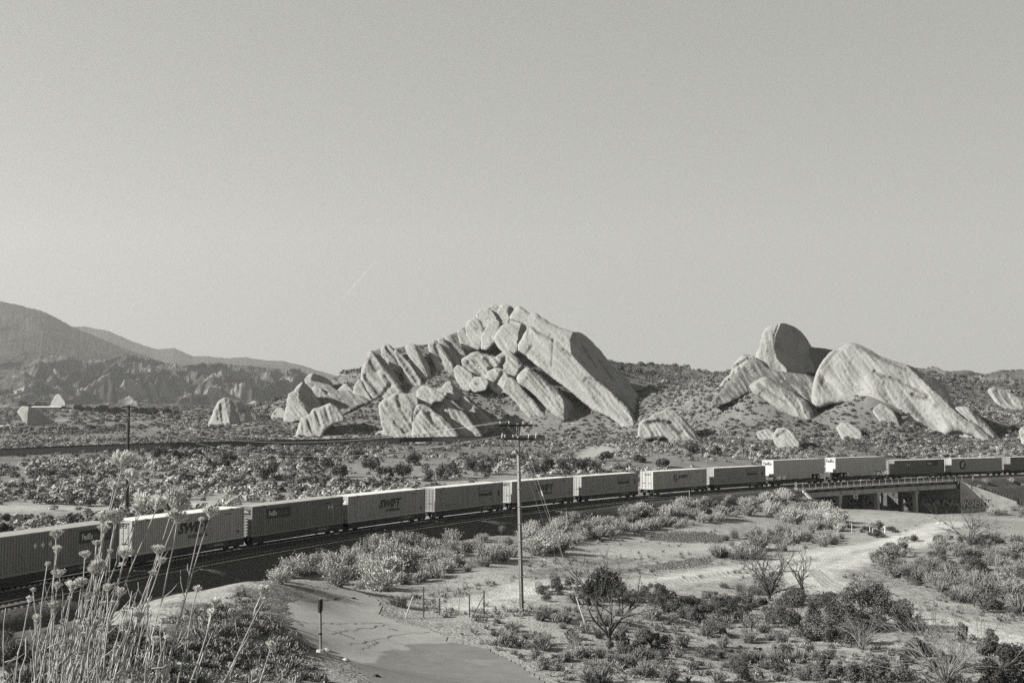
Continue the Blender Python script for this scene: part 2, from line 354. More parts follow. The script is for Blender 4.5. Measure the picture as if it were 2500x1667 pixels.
# washes on the plain behind the train
stroke([(1330,1120),(1250,1122),(1120,1118),(1050,1112)], 5, .3, .9)
stroke([(0,1240),(150,1240),(300,1245),(450,1235)], 9, .43, .8)
stroke([(1400,1118),(1470,1095),(1530,1072),(1580,1058)], 7, .36, .7)
stroke([(1230,1085),(1330,1085),(1400,1082)], 5, .26, .9, mix=.6)
stroke([(640,1065),(740,1070),(840,1066)], 9, .33, .9)
stroke([(130,1026),(250,1021),(330,1018)], 26, .3, .9); stroke([(0,1046),(60,1044),(110,1048)], 12, .3, .9)
nI, nJ = GX.shape
idx = np.arange(nI * nJ).reshape(nI, nJ)
Fq = np.stack([idx[:-1, :-1], idx[1:, :-1], idx[1:, 1:], idx[:-1, 1:]], -1).reshape(-1, 4)
V = np.stack([GX, GY, GZ], -1).reshape(-1, 3)
tag(npmesh('ground', V, Fq[:, ::-1], M_ground, smooth=True, tone=np.clip(tone, .03, .55).ravel()), kind='structure')

# ---------------------------------------------------------------- ballast bed, tracks
def bed(name, s0, s1, rep):
    ss = np.arange(s0, s1 + .01, .5); off = np.concatenate([np.linspace(PO[i], PO[i + 1], max(2, int((PO[i + 1] - PO[i]) / .35)))[:-1] for i in range(len(PO) - 1)] + [[PO[-1]]])
    A, O = np.meshgrid(ss, off, indexing='ij'); x = np.interp(A, TS, TX); y = np.interp(A, TS, TY); h = np.interp(A, TS, TH)
    z = np.interp(A, TS, TZ) + np.interp(O, PO, PZ); X = x + O * np.cos(h); Y = y - O * np.sin(h)
    z = z + .1 * (vn(X * 3, Y * 3, 2) - .5) + .12 * (vn(X * .8, Y * .8, 7) - .5) * (O > SEP + 2.6)
    z = np.where((wallside(X, Y) > -.7) & (A > SB1 - 2) & (A < SB1 + 18) & (O > SEP + 2.7), -24, z)
    n, m = A.shape; ix = np.arange(n * m).reshape(n, m); f = np.stack([ix[:-1, :-1], ix[:-1, 1:], ix[1:, 1:], ix[1:, :-1]], -1).reshape(-1, 4)
    tag(npmesh(name, np.stack([X, Y, z], -1).reshape(-1, 3), f[:, ::-1], M_ballast, smooth=False), kind='structure')
bed('ballast_bed', -60, SB0, 0); bed('ballast_bed', SB1, 330, 0)
def track(off, label, nt_):
    t = empty('railway_track', tuple(tr(60, off)[0]), 0, label=label, cat='railway track'); o0 = Vector(t.location)
    for sd in (-.755, .755):
        g = G(); gh = G()
        for gg, w_, z0, z1 in ((g, .035, -.17, -.035), (gh, .036, -.035, 0)):
            prev = None; ss = np.arange(-60, 330, 1.0)
            rows = []
            for s in ss:
                for (a, b) in ((-w_, z0), (w_, z0), (w_, z1), (-w_, z1)):
                    p, _ = tr(s, off + sd + a, b); rows.append(Vector(p) - o0)
            fs = []
            for i in range(len(ss) - 1):
                for k in range(4): fs.append((i * 4 + k, i * 4 + (k + 1) % 4, i * 4 + 4 + (k + 1) % 4, i * 4 + 4 + k))
            gg.add(rows, fs)
        r = g.build('rail', M_railside, t); hd = gh.build('rail_head', M_rail, r)
    def tiebox(g, s):
        h = np.interp(s, TS, TH); c, _ = tr(s, off); u = np.array([math.cos(h), -math.sin(h), 0]); v = np.array([math.sin(h), math.cos(h), 0]); vs = []
        for z in (-.34, -.15):
            for a, b in ((-1.3, -.13), (1.3, -.13), (1.3, .13), (-1.3, .13)): vs.append(c + u * a + v * b + np.array([0, 0, z]) - np.array(o0))
        g.add(vs, [(0, 3, 2, 1), (4, 5, 6, 7), (0, 1, 5, 4), (1, 2, 6, 5), (2, 3, 7, 6), (3, 0, 4, 7)])
    allS = list(np.arange(-58, 328, .61)); near = [s for s in allS if (20 if off > 0 else -15) < s][:nt_]
    for s in near: g = G(); tiebox(g, s); g.build('railway_tie', M_tie, t)
    g = G(); ns = set(near)
    for s in allS:
        if s not in ns: tiebox(g, s)
    tag(g.build('railway_ties', M_tie, t), kind='stuff')
track(SEP, 'empty nearer railway track with bright rail running in front of the train', 100)
track(0, 'farther railway track on which the container train stands', 100)

# ---------------------------------------------------------------- containers and rail cars
Lc, Wc, Hc = 16.15, 2.59, 2.9
def paint(name, v):
    new = 'paint_' + name not in MATS; m = mat('paint_' + name, v, .7, .16, 1, 0, spec=.2)
    if new:
        t = m.node_tree; n = [q for q in t.nodes if q.type == 'TEX_NOISE'][0]; mp = t.nodes.new('ShaderNodeMapping'); mp.inputs['Scale'].default_value = (1.6, 1.6, .22)
        tc = [q for q in t.nodes if q.type == 'TEX_COORD'][0]; t.links.new(tc.outputs['Object'], mp.inputs[0]); t.links.new(mp.outputs[0], n.inputs['Vector'])
    return m
def place(s, dz=0):
    p, h = tr(s); return tuple(p + np.array([0, 0, dz])), math.pi / 2 - h
def corrug(n, L, d=.045):
    xs = []; ys = []
    p = L / n
    for i in range(n):
        x = -L / 2 + i * p; xs += [x, x + p * .36, x + p * .5, x + p * .86]; ys += [0, 0, d, d]
    xs.append(L / 2); ys.append(0); return xs, ys
def container(px, label, side, roof, style, end='door', dark_end=False):
    s = px; loc, rz = place(s, 1.05)
    t = empty('shipping_container', loc, rz, label=label, cat='shipping container', group='containers on the freight train')
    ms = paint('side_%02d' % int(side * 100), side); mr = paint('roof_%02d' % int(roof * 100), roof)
    x, y = corrug(54, Lc - .3, .075); g = G(); n = len(x); y0 = -Wc / 2 + .02
    for sgn in (-1, 1):
        vs = [(a, sgn * (Wc / 2 - .02 - b), .2) for a, b in zip(x, y)] + [(a, sgn * (Wc / 2 - .02 - b), Hc - .12) for a, b in zip(x, y)]
        fs = [(i, i + 1, n + i + 1, n + i) for i in range(n - 1)]; g.add(vs, fs if sgn < 0 else [f[::-1] for f in fs])
    g.box(-Lc / 2 + .16, Lc / 2 - .16, -Wc / 2 + .1, Wc / 2 - .1, .1, Hc - .1)
    g.build('side_wall', ms, t)
    g = G()
    for sgn in (-1, 1):
        yy = sgn * (Wc / 2 - .06)
        g.box(-Lc / 2 + .16, Lc / 2 - .16, yy - .06, yy + .06, 0, .2); g.box(-Lc / 2 + .16, Lc / 2 - .16, yy - .05, yy + .05, Hc - .12, Hc - .02)
        for xx in (-Lc / 2 + .08, Lc / 2 - .08): g.box(xx - .08, xx + .08, yy - .07, yy + .062, 0, Hc - .004)
        for xx in (-6.1, 6.1): g.box(xx - .09, xx + .09, yy - .05, yy + .064, .2, Hc - .12)
    g.box(-Lc / 2, -Lc / 2 + .14, -Wc / 2 + .13, Wc / 2 - .13, 0, .16); g.box(-Lc / 2, -Lc / 2 + .14, -Wc / 2 + .13, Wc / 2 - .13, Hc - .16, Hc - .006)
    g.build('frame', ms, t)
    g = G(); m_ = 52; xs = np.linspace(-Lc / 2 + .1, Lc / 2 - .1, m_ * 2); vs = []
    for i, a in enumerate(xs): zz = Hc + (.0 if (i // 1) % 2 else .03); vs += [(a, -Wc / 2 + .09, zz), (a, Wc / 2 - .09, zz)]
    g.add(vs, [(2 * i, 2 * i + 2, 2 * i + 3, 2 * i + 1) for i in range(len(xs) - 1)])
    for sgn in (-1, 1): g.box(-Lc / 2, Lc / 2, sgn * (Wc / 2 - .05) - .055, sgn * (Wc / 2 - .05) + .055, Hc - .02, Hc + .03)
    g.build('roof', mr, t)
    for xx in (-6.1, 6.1):
        g = G().box(xx - .16, xx + .16, -Wc / 2 - .004, -Wc / 2 + .3, Hc - .14, Hc + .034); g.build('corner_casting', M_steel, t)
    # end facing the camera's left
    me = paint('end_%02d' % int(max(side, .28) * 100), max(side, .28) if not dark_end else side)
    xe = -Lc / 2 + .12
    if end == 'door':
        for k in (-1, 1):
            g = G(); y1, y2 = (-1.16, -.02) if k < 0 else (.02, 1.16); g.box(xe - .06, xe, y1, y2, .17, Hc - .17)
            for zz in (.55, 1.0, 1.45, 1.9, 2.35): g.box(xe - .085, xe - .058, y1 + .05, y2 - .05, zz - .03, zz + .03)
            d = g.build('door', me, t)
            for q in (.3, .85):
                yy = k * q; G().tube([(xe - .13, yy, .1), (xe - .13, yy, Hc - .1)], .022, 6).build('lock_rod', M_steel if k * q > 0 else M_galv, d)
            G().box(xe - .15, xe - .1, k * .3 - .02, k * .85 + .02, 1.0, 1.05).build('handle', M_steel, d)
    else:
        g = G()
        g.box(xe - .03, xe, -1.16, 1.16, .17, Hc - .17)
        for i in range(9):
            zz = .32 + i * .28; g.box(xe - .1, xe - .028, -1.15, 1.15, zz, zz + .12)
        g.build('end_wall', me, t)
    yf = -Wc / 2 + .012
    to = lambda u, v, w_: (-Lc / 2 + u * Lc, yf - .004 - w_, Hc * (1 - v))
    tox = lambda u, v, w_: (u, yf - .006 - w_, v)
    X = lambda f: -Lc / 2 + f * Lc
    Z = lambda f: Hc * (1 - f)
    def diamonds(fs, v):
        for f in fs: g = G(); xx, zz = X(f), Z(v); g.add([(xx - .22, yf - .01, zz), (xx, yf - .01, zz - .26), (xx + .22, yf - .01, zz), (xx, yf - .01, zz + .26)], [(0, 1, 2, 3)]); g.build('hazard_diamond', M_pale, t)
    def small(f0, f1, v0, v1, txt, m=M_ink): g = G(); text_fit(g, txt, X(f0), X(f1), Z(v1), Z(v0), tox); g.build('lettering', m, t)
    if style == 'swift':
        g = G(); text_fit(g, 'SWIFT', X(.38), X(.67), Z(.58), Z(.25), tox, .32, .035); g.build('logo_lettering', M_ink, t)
        g = G(); text_fit(g, 'INTERMODAL', X(.47), X(.65), Z(.75), Z(.64), tox, 0, .01); g.build('lettering', M_ink, t)
        small(.81, .88, .14, .17, 'SWLU 530 918'); small(.93, .955, .72, .8, '53')
        if end == 'door':
            g = G(); text_fit(g, 'SWIFT', .95, -.95, Hc * .78, Hc * .92, lambda u, v, w_: (xe - .075 - w_, u, v), .3, .03); g.build('logo_lettering', M_ink, t)
        else:
            g = G(); g.box(xe - .115, xe - .103, -1.1, 1.1, Hc * .64, Hc - .2); p = g.build('panel', M_white, t)
            g = G(); text_fit(g, 'SWIFT', .95, -.95, Hc * .78, Hc * .9, lambda u, v, w_: (xe - .125 - w_, u, v), .3, .03); g.build('logo_lettering', M_ink, p)
    if style == 'shield':
        g = G(); cx, cz = X(.41), Z(.44); pts = []
        for k in range(20):
            a = 2 * math.pi * k / 20; pts.append((cx + .55 * math.cos(a) * (1 if math.sin(a) > 0 else 1 - .5 * abs(math.sin(a)) ** 3), yf - .008, cz + .68 * math.sin(a)))
        g.add(pts, [tuple(range(20))[::-1]]); p = g.build('logo_shield', M_ink, t)
        g = G()
        for q in (-.18, .1): g.add([(cx + q - .25, yf - .014, cz - .45), (cx + q - .17, yf - .014, cz - .48), (cx + q + .3, yf - .014, cz + .45), (cx + q + .2, yf - .014, cz + .5)], [(0, 1, 2, 3)])
        g.build('logo_stripes', M_pale, p)
        g = G(); text_fit(g, 'SWIFT', X(.465), X(.65), Z(.49), Z(.27), tox, .2, .035); g.build('logo_lettering', M_ink, t)
        small(.8, .87, .12, .15, 'SWLU 531 204'); small(.92, .945, .7, .78, '53')
        g = G(); text_fit(g, 'SWIFT', .4, -.95, Hc * .8, Hc * .87, lambda u, v, w_: (xe - .1 - w_, u, v), .2, .03); g.build('lettering', M_ink, t)
    if style == 'hunt':
        mp = paint('panel', side * .55); g = G(); g.box(X(.62), X(.84), yf - .012, yf + .01, Z(.34), Z(.12)); p = g.build('logo_panel', mp, t)
        g = G(); text_fit(g, 'J.B. HUNT', X(.635), X(.825), Z(.3), Z(.16), lambda u, v, w_: (u, yf - .018 - w_, v), .1, .02); g.build('logo_lettering', paint('ink2', side * 1.25), p)
        g = G(); text_fit(g, 'Intermodal', X(.63), X(.83), Z(.54), Z(.37), tox, 0, .035); g.build('lettering', M_ink, t)
        small(.84 - .05, .84, .68, .71, 'JBHU 275'); small(.14, .21, .78, .81, 'JBHU 275'); small(.93, .95, .35, .6, 'I')
    if style in ('fed', 'fedr', 'fedf'):
        a, b = {'fed': (.15, .395), 'fedr': (.70, .935), 'fedf': (.64, .87)}[style]
        g = G(); g.box(X(a), X(b), yf - .012, yf + .01, Z(.45), Z(.12)); p = g.build('logo_panel', M_ink, t)
        wd = (b - a)
        g = G(); text_fit(g, 'FedEx', X(a + wd * .07), X(a + wd * .42), Z(.37), Z(.2), lambda u, v, w_: (u, yf - .018 - w_, v), 0, .03); g.build('logo_lettering', M_pale, p)
        g = G(); text_fit(g, 'Multimodal', X(a + wd * .46), X(a + wd * .95), Z(.36), Z(.22), lambda u, v, w_: (u, yf - .018 - w_, v), 0, .005); g.build('logo_lettering', paint('ink3', .16), p)
        diamonds({'fed': (.83, .865), 'fedr': (.395, .445, .495), 'fedf': (.25, .29)}[style], .33)
        small(.79, .85, .16, .19, 'FDXU 530') if style == 'fed' else None
        if style == 'fed':
            g = G(); g.box(xe - .13, xe - .103, -1.0, .2, Hc * .76, Hc * .9); q = g.build('logo_panel', M_ink, t)
            g = G(); text_fit(g, 'FedEx', .1, -.9, Hc * .8, Hc * .87, lambda u, v, w_: (xe - .14 - w_, u, v), 0, .02); g.build('logo_lettering', M_pale, q)
    if style == 'e':
        g = G(); cx, cz = X(.215), Z(.47); pts = [(cx + .98 * math.cos(2 * math.pi * k / 32), yf - .01, cz + .98 * math.sin(2 * math.pi * k / 32)) for k in range(32)]
        g.add(pts, [tuple(range(32))[::-1]]); p = g.build('logo_disc', M_ink, t)
        g = G(); text_fit(g, 'E', cx - .42, cx + .5, cz - .5, cz + .55, lambda u, v, w_: (u, yf - .016 - w_, v), .25, .06); g.build('logo_letter', M_pale, p)
        small(.78, .84, .1, .13, 'EMHU 282')
    return s
def wheelset(par, x, r=.44):
    for k in (-1, 1):
        g = G(); g.tube([(x, k * .755 - .07, r), (x, k * .755 + .07, r)], r, 18); wl = g.build('wheel', M_steel, par)
        G().tube([(x, k * .84 - .01, r), (x, k * .84 + .05, r)], .12, 10).build('hub', M_galv, wl)
def railcar(s, L, label, ramp=False):
    loc, rz = place(s); t = empty('rail_car', loc, rz, label=label, cat='rail car', group='flat rail cars of the freight train')
    g = G(); g.box(-L / 2, L / 2, -.35, .35, .55, 1.0)
    for xx in np.arange(-L / 2 + 1.2, L / 2 - 1, (L - 2.4) / 4 - .001): g.box(xx - .25, xx + .25, -1.3, 1.3, .72, 1.03)
    g.build('centre_sill', M_steel, t)
    g = G()
    for k in (-1, 1): g.box(-L / 2 + .3, L / 2 - .3, k * 1.3 - .07, k * 1.3 + .07, .42, 1.02)
    for xx in (-6.1, 6.1): g.box(xx - .35, xx + .35, -1.42, 1.42, .45, .98)
    g.build('side_sill', M_steel, t)
    g = G(); g.box(2.0, 5.4, -1.38, -1.34, .66, .95); g.build('reporting_plate', paint('plate', .08), t)
    g = G(); text_fit(g, 'DTTX 720', 3.2, 4.6, .72, .88, lambda u, v, w_: (u, -1.39 - w_, v), 0, .01); g.build('lettering', M_pale, t)
    for c in (-L / 2 + 1.5, L / 2 - 1.5):
        b = empty('bogie', (c, 0, 0)); b.parent = t
        for dx in (-.85, .85): wheelset(b, dx)
        for k in (-1, 1):
            G().add([(-1.15, k * .95 - .06, .35), (1.15, k * .95 - .06, .35), (1.15, k * .95 - .06, .6), (.4, k * .95 - .06, .78), (-.4, k * .95 - .06, .78), (-1.15, k * .95 - .06, .6),
                     (-1.15, k * .95 + .06, .35), (1.15, k * .95 + .06, .35), (1.15, k * .95 + .06, .6), (.4, k * .95 + .06, .78), (-.4, k * .95 + .06, .78), (-1.15, k * .95 + .06, .6)],
                    [(0, 1, 2, 3, 4, 5), (11, 10, 9, 8, 7, 6)] + [(i, (i + 1) % 6 + 0, (i + 1) % 6 + 6, i + 6)[::-1] for i in range(6)]).build('side_frame', M_steel, b)
    return t
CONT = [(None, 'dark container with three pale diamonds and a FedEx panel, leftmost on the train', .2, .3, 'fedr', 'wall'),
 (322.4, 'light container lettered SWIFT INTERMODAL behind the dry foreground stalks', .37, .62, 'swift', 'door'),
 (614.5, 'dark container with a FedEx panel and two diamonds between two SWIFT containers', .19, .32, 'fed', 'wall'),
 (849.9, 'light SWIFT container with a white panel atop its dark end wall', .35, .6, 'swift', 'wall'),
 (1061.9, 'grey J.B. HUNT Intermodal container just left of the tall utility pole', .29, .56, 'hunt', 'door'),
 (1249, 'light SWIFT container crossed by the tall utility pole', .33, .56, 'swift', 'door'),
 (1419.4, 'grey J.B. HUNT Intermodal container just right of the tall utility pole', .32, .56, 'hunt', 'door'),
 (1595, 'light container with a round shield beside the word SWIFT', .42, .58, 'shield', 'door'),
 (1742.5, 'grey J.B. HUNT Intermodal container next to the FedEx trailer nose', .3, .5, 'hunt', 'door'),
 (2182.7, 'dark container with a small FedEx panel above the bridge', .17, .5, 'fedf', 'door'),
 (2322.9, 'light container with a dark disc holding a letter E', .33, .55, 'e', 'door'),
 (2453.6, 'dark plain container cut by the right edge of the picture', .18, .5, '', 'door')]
spots = []
for (px, lab, sd, rf, st, en), q_ in zip(CONT, [-17.0, .8, 18.3, 35.5, 53.9, 72.4, 90.9, 111.5, 130., 187.8, 206.3, 225.2]): spots.append(container(q_, lab, sd, rf, st, en, dark_end=(st == 'fedr')))
def trailer(px, label, nose):
    H = 2.87; z0 = 1.98; s = px; loc, rz = place(s, 0)
    t = empty('semi_trailer', loc, rz, label=label, cat='trailer', group='white road trailers riding on the train')
    mb = paint('trailer', .43)
    g = G(); g.box(-Lc / 2, Lc / 2, -Wc / 2, Wc / 2, z0, z0 + H); g.box(-Lc / 2, Lc / 2, -Wc / 2 - .02, -Wc / 2 + .01, z0 - .02, z0 + .12)
    for i in range(27): xx = -Lc / 2 + .3 + i * .6; g.box(xx - .015, xx + .015, -Wc / 2 - .008, -Wc / 2 + .01, z0 + .12, z0 + H - .06)
    b = g.build('body', mb, t)
    G().box(-Lc / 2 - .02, Lc / 2 + .02, -Wc / 2 - .03, Wc / 2 + .03, z0 + H - .04, z0 + H + .03).build('roof', paint('troof', .5), t)
    xe = -Lc / 2; g = G(); g.box(xe - .03, xe - .002, -Wc / 2 + .05, Wc / 2 - .05, z0 + .05, z0 + H - .08); e = g.build('nose_panel' if nose else 'rear_door', M_white, t)
    if not nose:
        g = G()
        for (a, b_, c, d) in ((-1.2, 1.2, z0 + .05, z0 + .1), (-1.2, 1.2, z0 + H - .2, z0 + H - .15), (-1.2, -1.14, z0 + .1, z0 + H - .2), (1.14, 1.2, z0 + .1, z0 + H - .2)): g.box(xe - .05, xe - .028, a, b_, c, d)
        g.build('door_frame', M_ink, e)
        g = G(); g.box(xe - .04, xe - .028, -.1, .9, z0 + 1.3, z0 + 1.36); g.build('lettering', M_ink, e)
    g = G(); text_fit(g, 'FedEx', 1.02, -1.0, z0 + H * .68, z0 + H * .9, lambda u, v, w_: (xe - .04 - w_, u, v), 0, .035); g.build('logo_lettering', M_ink, e)
    k = 1 if nose else -1
    wx = 5.6 * k
    for dx in (-.62, .62):
        g = G(); g.tube([(wx + dx, -1.05, 1.42), (wx + dx, 1.05, 1.42)], .07, 8); g.build('axle', M_steel, t)
        for sd in (-1, 1):
            g = G(); g.tube([(wx + dx, sd * 1.24, 1.43), (wx + dx, sd * .75, 1.43)], .5, 20); w1 = g.build('wheel', M_rub, t)
            G().tube([(wx + dx, sd * 1.265, 1.43), (wx + dx, sd * 1.2, 1.43)], .28, 16).build('rim', M_galv, w1)
    g = G(); g.box(wx - 1.9, wx + 1.9, -.6, .6, 1.7, 1.98); g.build('slider', M_steel, t)
    lx = -5.2 * k
    for sd in (-1, 1):
        g = G(); g.tube([(lx, sd * .95, 1.98), (lx, sd * .95, 1.1)], .07, 6); g.tube([(lx, sd * .95, 1.15), (lx + 1.2, sd * .5, 1.95)], .05, 6); g.box(lx - .2, lx + .2, sd * .95 - .2, sd * .95 + .2, .98, 1.1); g.build('landing_leg', M_steel, t)
    g = G(); a, b_ = sorted((lx + .9 * k, wx - 1.7 * k)); g.box(a, b_, -Wc / 2, -Wc / 2 + .04, 1.25, 1.96); g.build('side_skirt', mb, t)
    hx = -7.0 * k; g = G(); g.box(hx - .5, hx + .5, -.5, .5, 1.7, 1.96); g.tube([(hx - .5, -.8, 1.0), (hx + .1, -.8, 1.75)], .06, 6); g.tube([(hx + .5, -.8, 1.0), (hx + .1, -.8, 1.75)], .06, 6); g.build('hitch_stand', M_steel, t)
    return s
spots.append(trailer(148.8, 'white road trailer with FedEx on its nose, left one of the two on the train', True))
spots.append(trailer(168.8, 'white road trailer with FedEx on its framed rear door, right of the other trailer', False))
spots.sort()
carlab = ['leftmost container', 'container behind the stalks', 'dark FedEx container', 'second SWIFT container', 'container left of the pole', 'container crossed by the pole', 'container right of the pole',
  'round shield container', 'container beside the trailer nose', 'left road trailer', 'right road trailer', 'dark container above the bridge', 'letter E container', 'container at the right edge']
for i, s in enumerate(spots): railcar(s, 16.6, 'low black flat rail car carrying the ' + carlab[i])

# ---------------------------------------------------------------- bridge
br = empty('railway_bridge', tuple(tr((SB0 + SB1) / 2, SEP + 3)[0]), 0, label='low concrete railway bridge with railing over the sandy wash', cat='bridge')
bo = np.array(br.location)
def bpt(s, off, dz): p, _ = tr(s, off, dz); return p - bo
def sweep(name, o0, o1, z0, z1, s0, s1, m, par, step=1.0, tzero=None):
    ss = np.arange(s0, s1, step); ss = np.r_[ss, s1]; g = G(); rows = []
    for s in ss: rows += [bpt(s, o0, z0), bpt(s, o1, z0), bpt(s, o1, z1), bpt(s, o0, z1)]
    fs = [(i * 4 + k, i * 4 + (k + 1) % 4, i * 4 + 4 + (k + 1) % 4, i * 4 + 4 + k)[::-1] for i in range(len(ss) - 1) for k in range(4)]
    fs += [(0, 1, 2, 3), tuple(len(rows) - 4 + k for k in (3, 2, 1, 0))]
    g.add(rows, fs); return g.build(name, m, par)
sweep('deck', -2.9, SEP + 2.4, -.85, -.36, SB0 + .02, SB1 - .02, M_concd, br)
sweep('walkway', SEP + 2.42, SEP + 3.2, -.42, -.32, SB0, SB1, M_concd, br)
for i in range(40):
    s = SB0 + 1 + i * (SB1 - SB0 - 2) / 39; 
    if i % 3 == 0:
        g = G(); a = bpt(s, SEP + 2.45, -.9); b = bpt(s, SEP + 3.1, -.44); c = bpt(s + .14, SEP + 2.45, -.9); d = bpt(s + .14, SEP + 3.1, -.44); e = bpt(s, SEP + 2.45, -.44); f = bpt(s + .14, SEP + 2.45, -.44)
        g.add([a, b, e, c, d, f], [(0, 1, 2), (5, 4, 3), (0, 3, 4, 1), (1, 4, 5, 2), (0, 2, 5, 3)]); g.build('bracket', M_steel, br)
# pale girders, one per span, then the darker recess above them
SPX = [1984, 2051, 2144.6, 2237.8, 2330]
SPN = [SB0 + .6] + [s_at_px(p, SEP + 2.2, -1.6) for p in SPX[1:4]] + [SB1 - .4]
for i in range(4):
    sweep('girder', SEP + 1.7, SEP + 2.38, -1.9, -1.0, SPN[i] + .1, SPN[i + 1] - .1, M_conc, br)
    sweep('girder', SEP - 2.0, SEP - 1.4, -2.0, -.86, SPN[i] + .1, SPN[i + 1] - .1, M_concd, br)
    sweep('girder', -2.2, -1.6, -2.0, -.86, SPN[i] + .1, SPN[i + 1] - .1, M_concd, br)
for i in (1, 2, 3):
    s = SPN[i]; base = float(hgt(*[np.array([q]) for q in tr(s, SEP + 1.8)[0][:2]])[0]) - tr(s, 0)[0][2] - 1
    sweep('pier_cap', -2.6, SEP + 2.35, -2.5, -2.02, s - .55, s + .55, M_conc, br)
    for off in (SEP + 1.8, SEP - 1.7, -1.9):
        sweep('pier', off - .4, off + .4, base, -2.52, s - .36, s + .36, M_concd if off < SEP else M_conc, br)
g = G()
# railing
for j, zz in enumerate((.75, .3)):
    G().tube([bpt(s, SEP + 3.15, zz - .05) for s in np.arange(SB0 - 2.5, SB1 + 1, 1)], .035, 5).build('handrail', M_galv if j == 0 else M_wood, br)
npst = 27
for i in range(npst):
    s = SB0 - 2.4 + i * (SB1 - SB0 + 3) / (npst - 1); G().tube([bpt(s, SEP + 3.15, -.3), bpt(s, SEP + 3.15, .74)], .04, 5).build('railing_post', M_galv, br)
# abutments under the deck ends and the far dark retaining wall
zb = -7.6
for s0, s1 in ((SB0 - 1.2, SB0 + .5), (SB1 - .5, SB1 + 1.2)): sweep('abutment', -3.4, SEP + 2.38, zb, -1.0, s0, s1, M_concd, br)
# graffiti wall along the right side: angled wing wall
def wall(name, P, Q, zt0, zt1, zbot, th, m, par=br):
    P = np.array(P, float) - bo; Q = np.array(Q, float) - bo; d = (Q - P)[:2]; d = d / np.linalg.norm(d); n = np.array([-d[1], d[0]]) * th
    g = G(); vs = []
    for nn in (np.zeros(2), n):
        vs += [(P[0] + nn[0], P[1] + nn[1], zbot - bo[2]), (Q[0] + nn[0], Q[1] + nn[1], zbot - bo[2]), (Q[0] + nn[0], Q[1] + nn[1], zt1 - bo[2]), (P[0] + nn[0], P[1] + nn[1], zt0 - bo[2])]
    g.add(vs, [(0, 1, 2, 3), (7, 6, 5, 4), (3, 2, 6, 7), (1, 5, 6, 2), (0, 3, 7, 4)]); return g.build(name, m, par)
P0, h0 = tr(SB1 + .2, SEP + 2.9); ztop = P0[2] - .35
W1 = at(2495, 1232, 196.0); W1z = W1[2]
P0 = np.array([P0[0], P0[1], ztop])
wq = np.array([WQ[0], WQ[1]]); Q0 = np.array([wq[0], wq[1], 0])
zq = at(2482, 1224, wq[1])[2]
ww = wall('wing_wall', P0, Q0, ztop, zq, -21, 1.5, M_conc)
WD = (Q0 - P0)[:2]; WL = np.linalg.norm(WD); WD = WD / WL; WN = np.array([WD[1], -WD[0]])
def wallmap(u, v, w_):     # u along wing wall metres, v absolute z
    p = P0[:2] + WD * u + WN * (.012 + w_); return (p[0] - bo[0], p[1] - bo[1], v - bo[2])
def graffiti(par, words, mp, u0, u1, z0, z1, m_fill, m_edge):
    n = len(words); x = u0
    for k, wd_ in enumerate(words):
        wdt = (u1 - u0) * len(wd_) / sum(map(len, words)); 
        g = G(); text_fit(g, wd_, x + .05, x + wdt - .1, z0 - .08, z1 + .08, mp, .15, .14, .001); g.build('graffiti', m_edge, par)
        g = G(); text_fit(g, wd_, x + .15, x + wdt - .2, z0 + .06, z1 - .06, lambda a, b, c: mp(a, b, c + .012), .15, .03, .001); g.build('graffiti', m_fill, par)
        x += wdt
gz = hgt(np.array([P0[0] + WD[0] * 8]), np.array([P0[1] + WD[1] * 8]))[0]
graffiti(ww, ['JOE', 'SK'], wallmap, WL * .02, WL * .58, gz + .3, gz + 2.3, M_pale, M_ink)
# abutment-side wall, in shade under the bridge, with the big tags
A_, hA = tr(SB1 - .6, SEP + 2.2)
B_, _ = tr(SB1 - 2.0, -4)
W3 = at(2272, 1240, 222.0)
BW0 = np.array([*(tr(SB1 - 9.5, -3.2)[0][:2]), 0]); BW1 = np.array([P0[0], P0[1], 0])
bw_ = wall('back_wall', BW0, BW1, tr(SB1, 0)[0][2] - 2.05, tr(SB1, 0)[0][2] - 2.05, -21, .4, M_concd)
bd = (BW1 - BW0)[:2]; bl = np.linalg.norm(bd); bd /= bl; bn = np.array([bd[1], -bd[0]])
def bmap(u, v, w_): p = BW0[:2] + bd * u + bn * (.012 + w_); return (p[0] - bo[0], p[1] - bo[1], v - bo[2])
graffiti(bw_, ['RAW', 'GANi'], bmap, 1.0, bl - .4, -18.7, -17.0, mat('tag_fill', .26, .9), M_ink)
# far wall closing the view beneath the deck
FW0 = tr(SB0 + .5, -5.2)[0]; FW1 = tr(SB1 - 9.0, -5.2)[0]
fw = wall('back_wall', FW0, FW1, FW0[2] - .9, FW1[2] - .9, -21, .4, M_concd)
fd = (FW1 - FW0)[:2]; fl = np.linalg.norm(fd); fd /= fl; fn = np.array([fd[1], -fd[0]])
def fmap(u, v, w_): p = FW0[:2] + fd * u + fn * (.012 + w_); return (p[0] - bo[0], p[1] - bo[1], v - bo[2])
graffiti(fw, ['YA', 'WUN', 'LENG', 'BOKA'], fmap, fl * .05, fl * .95, -18.3, -16.4, mat('tag_fill2', .26, .9), M_ink)
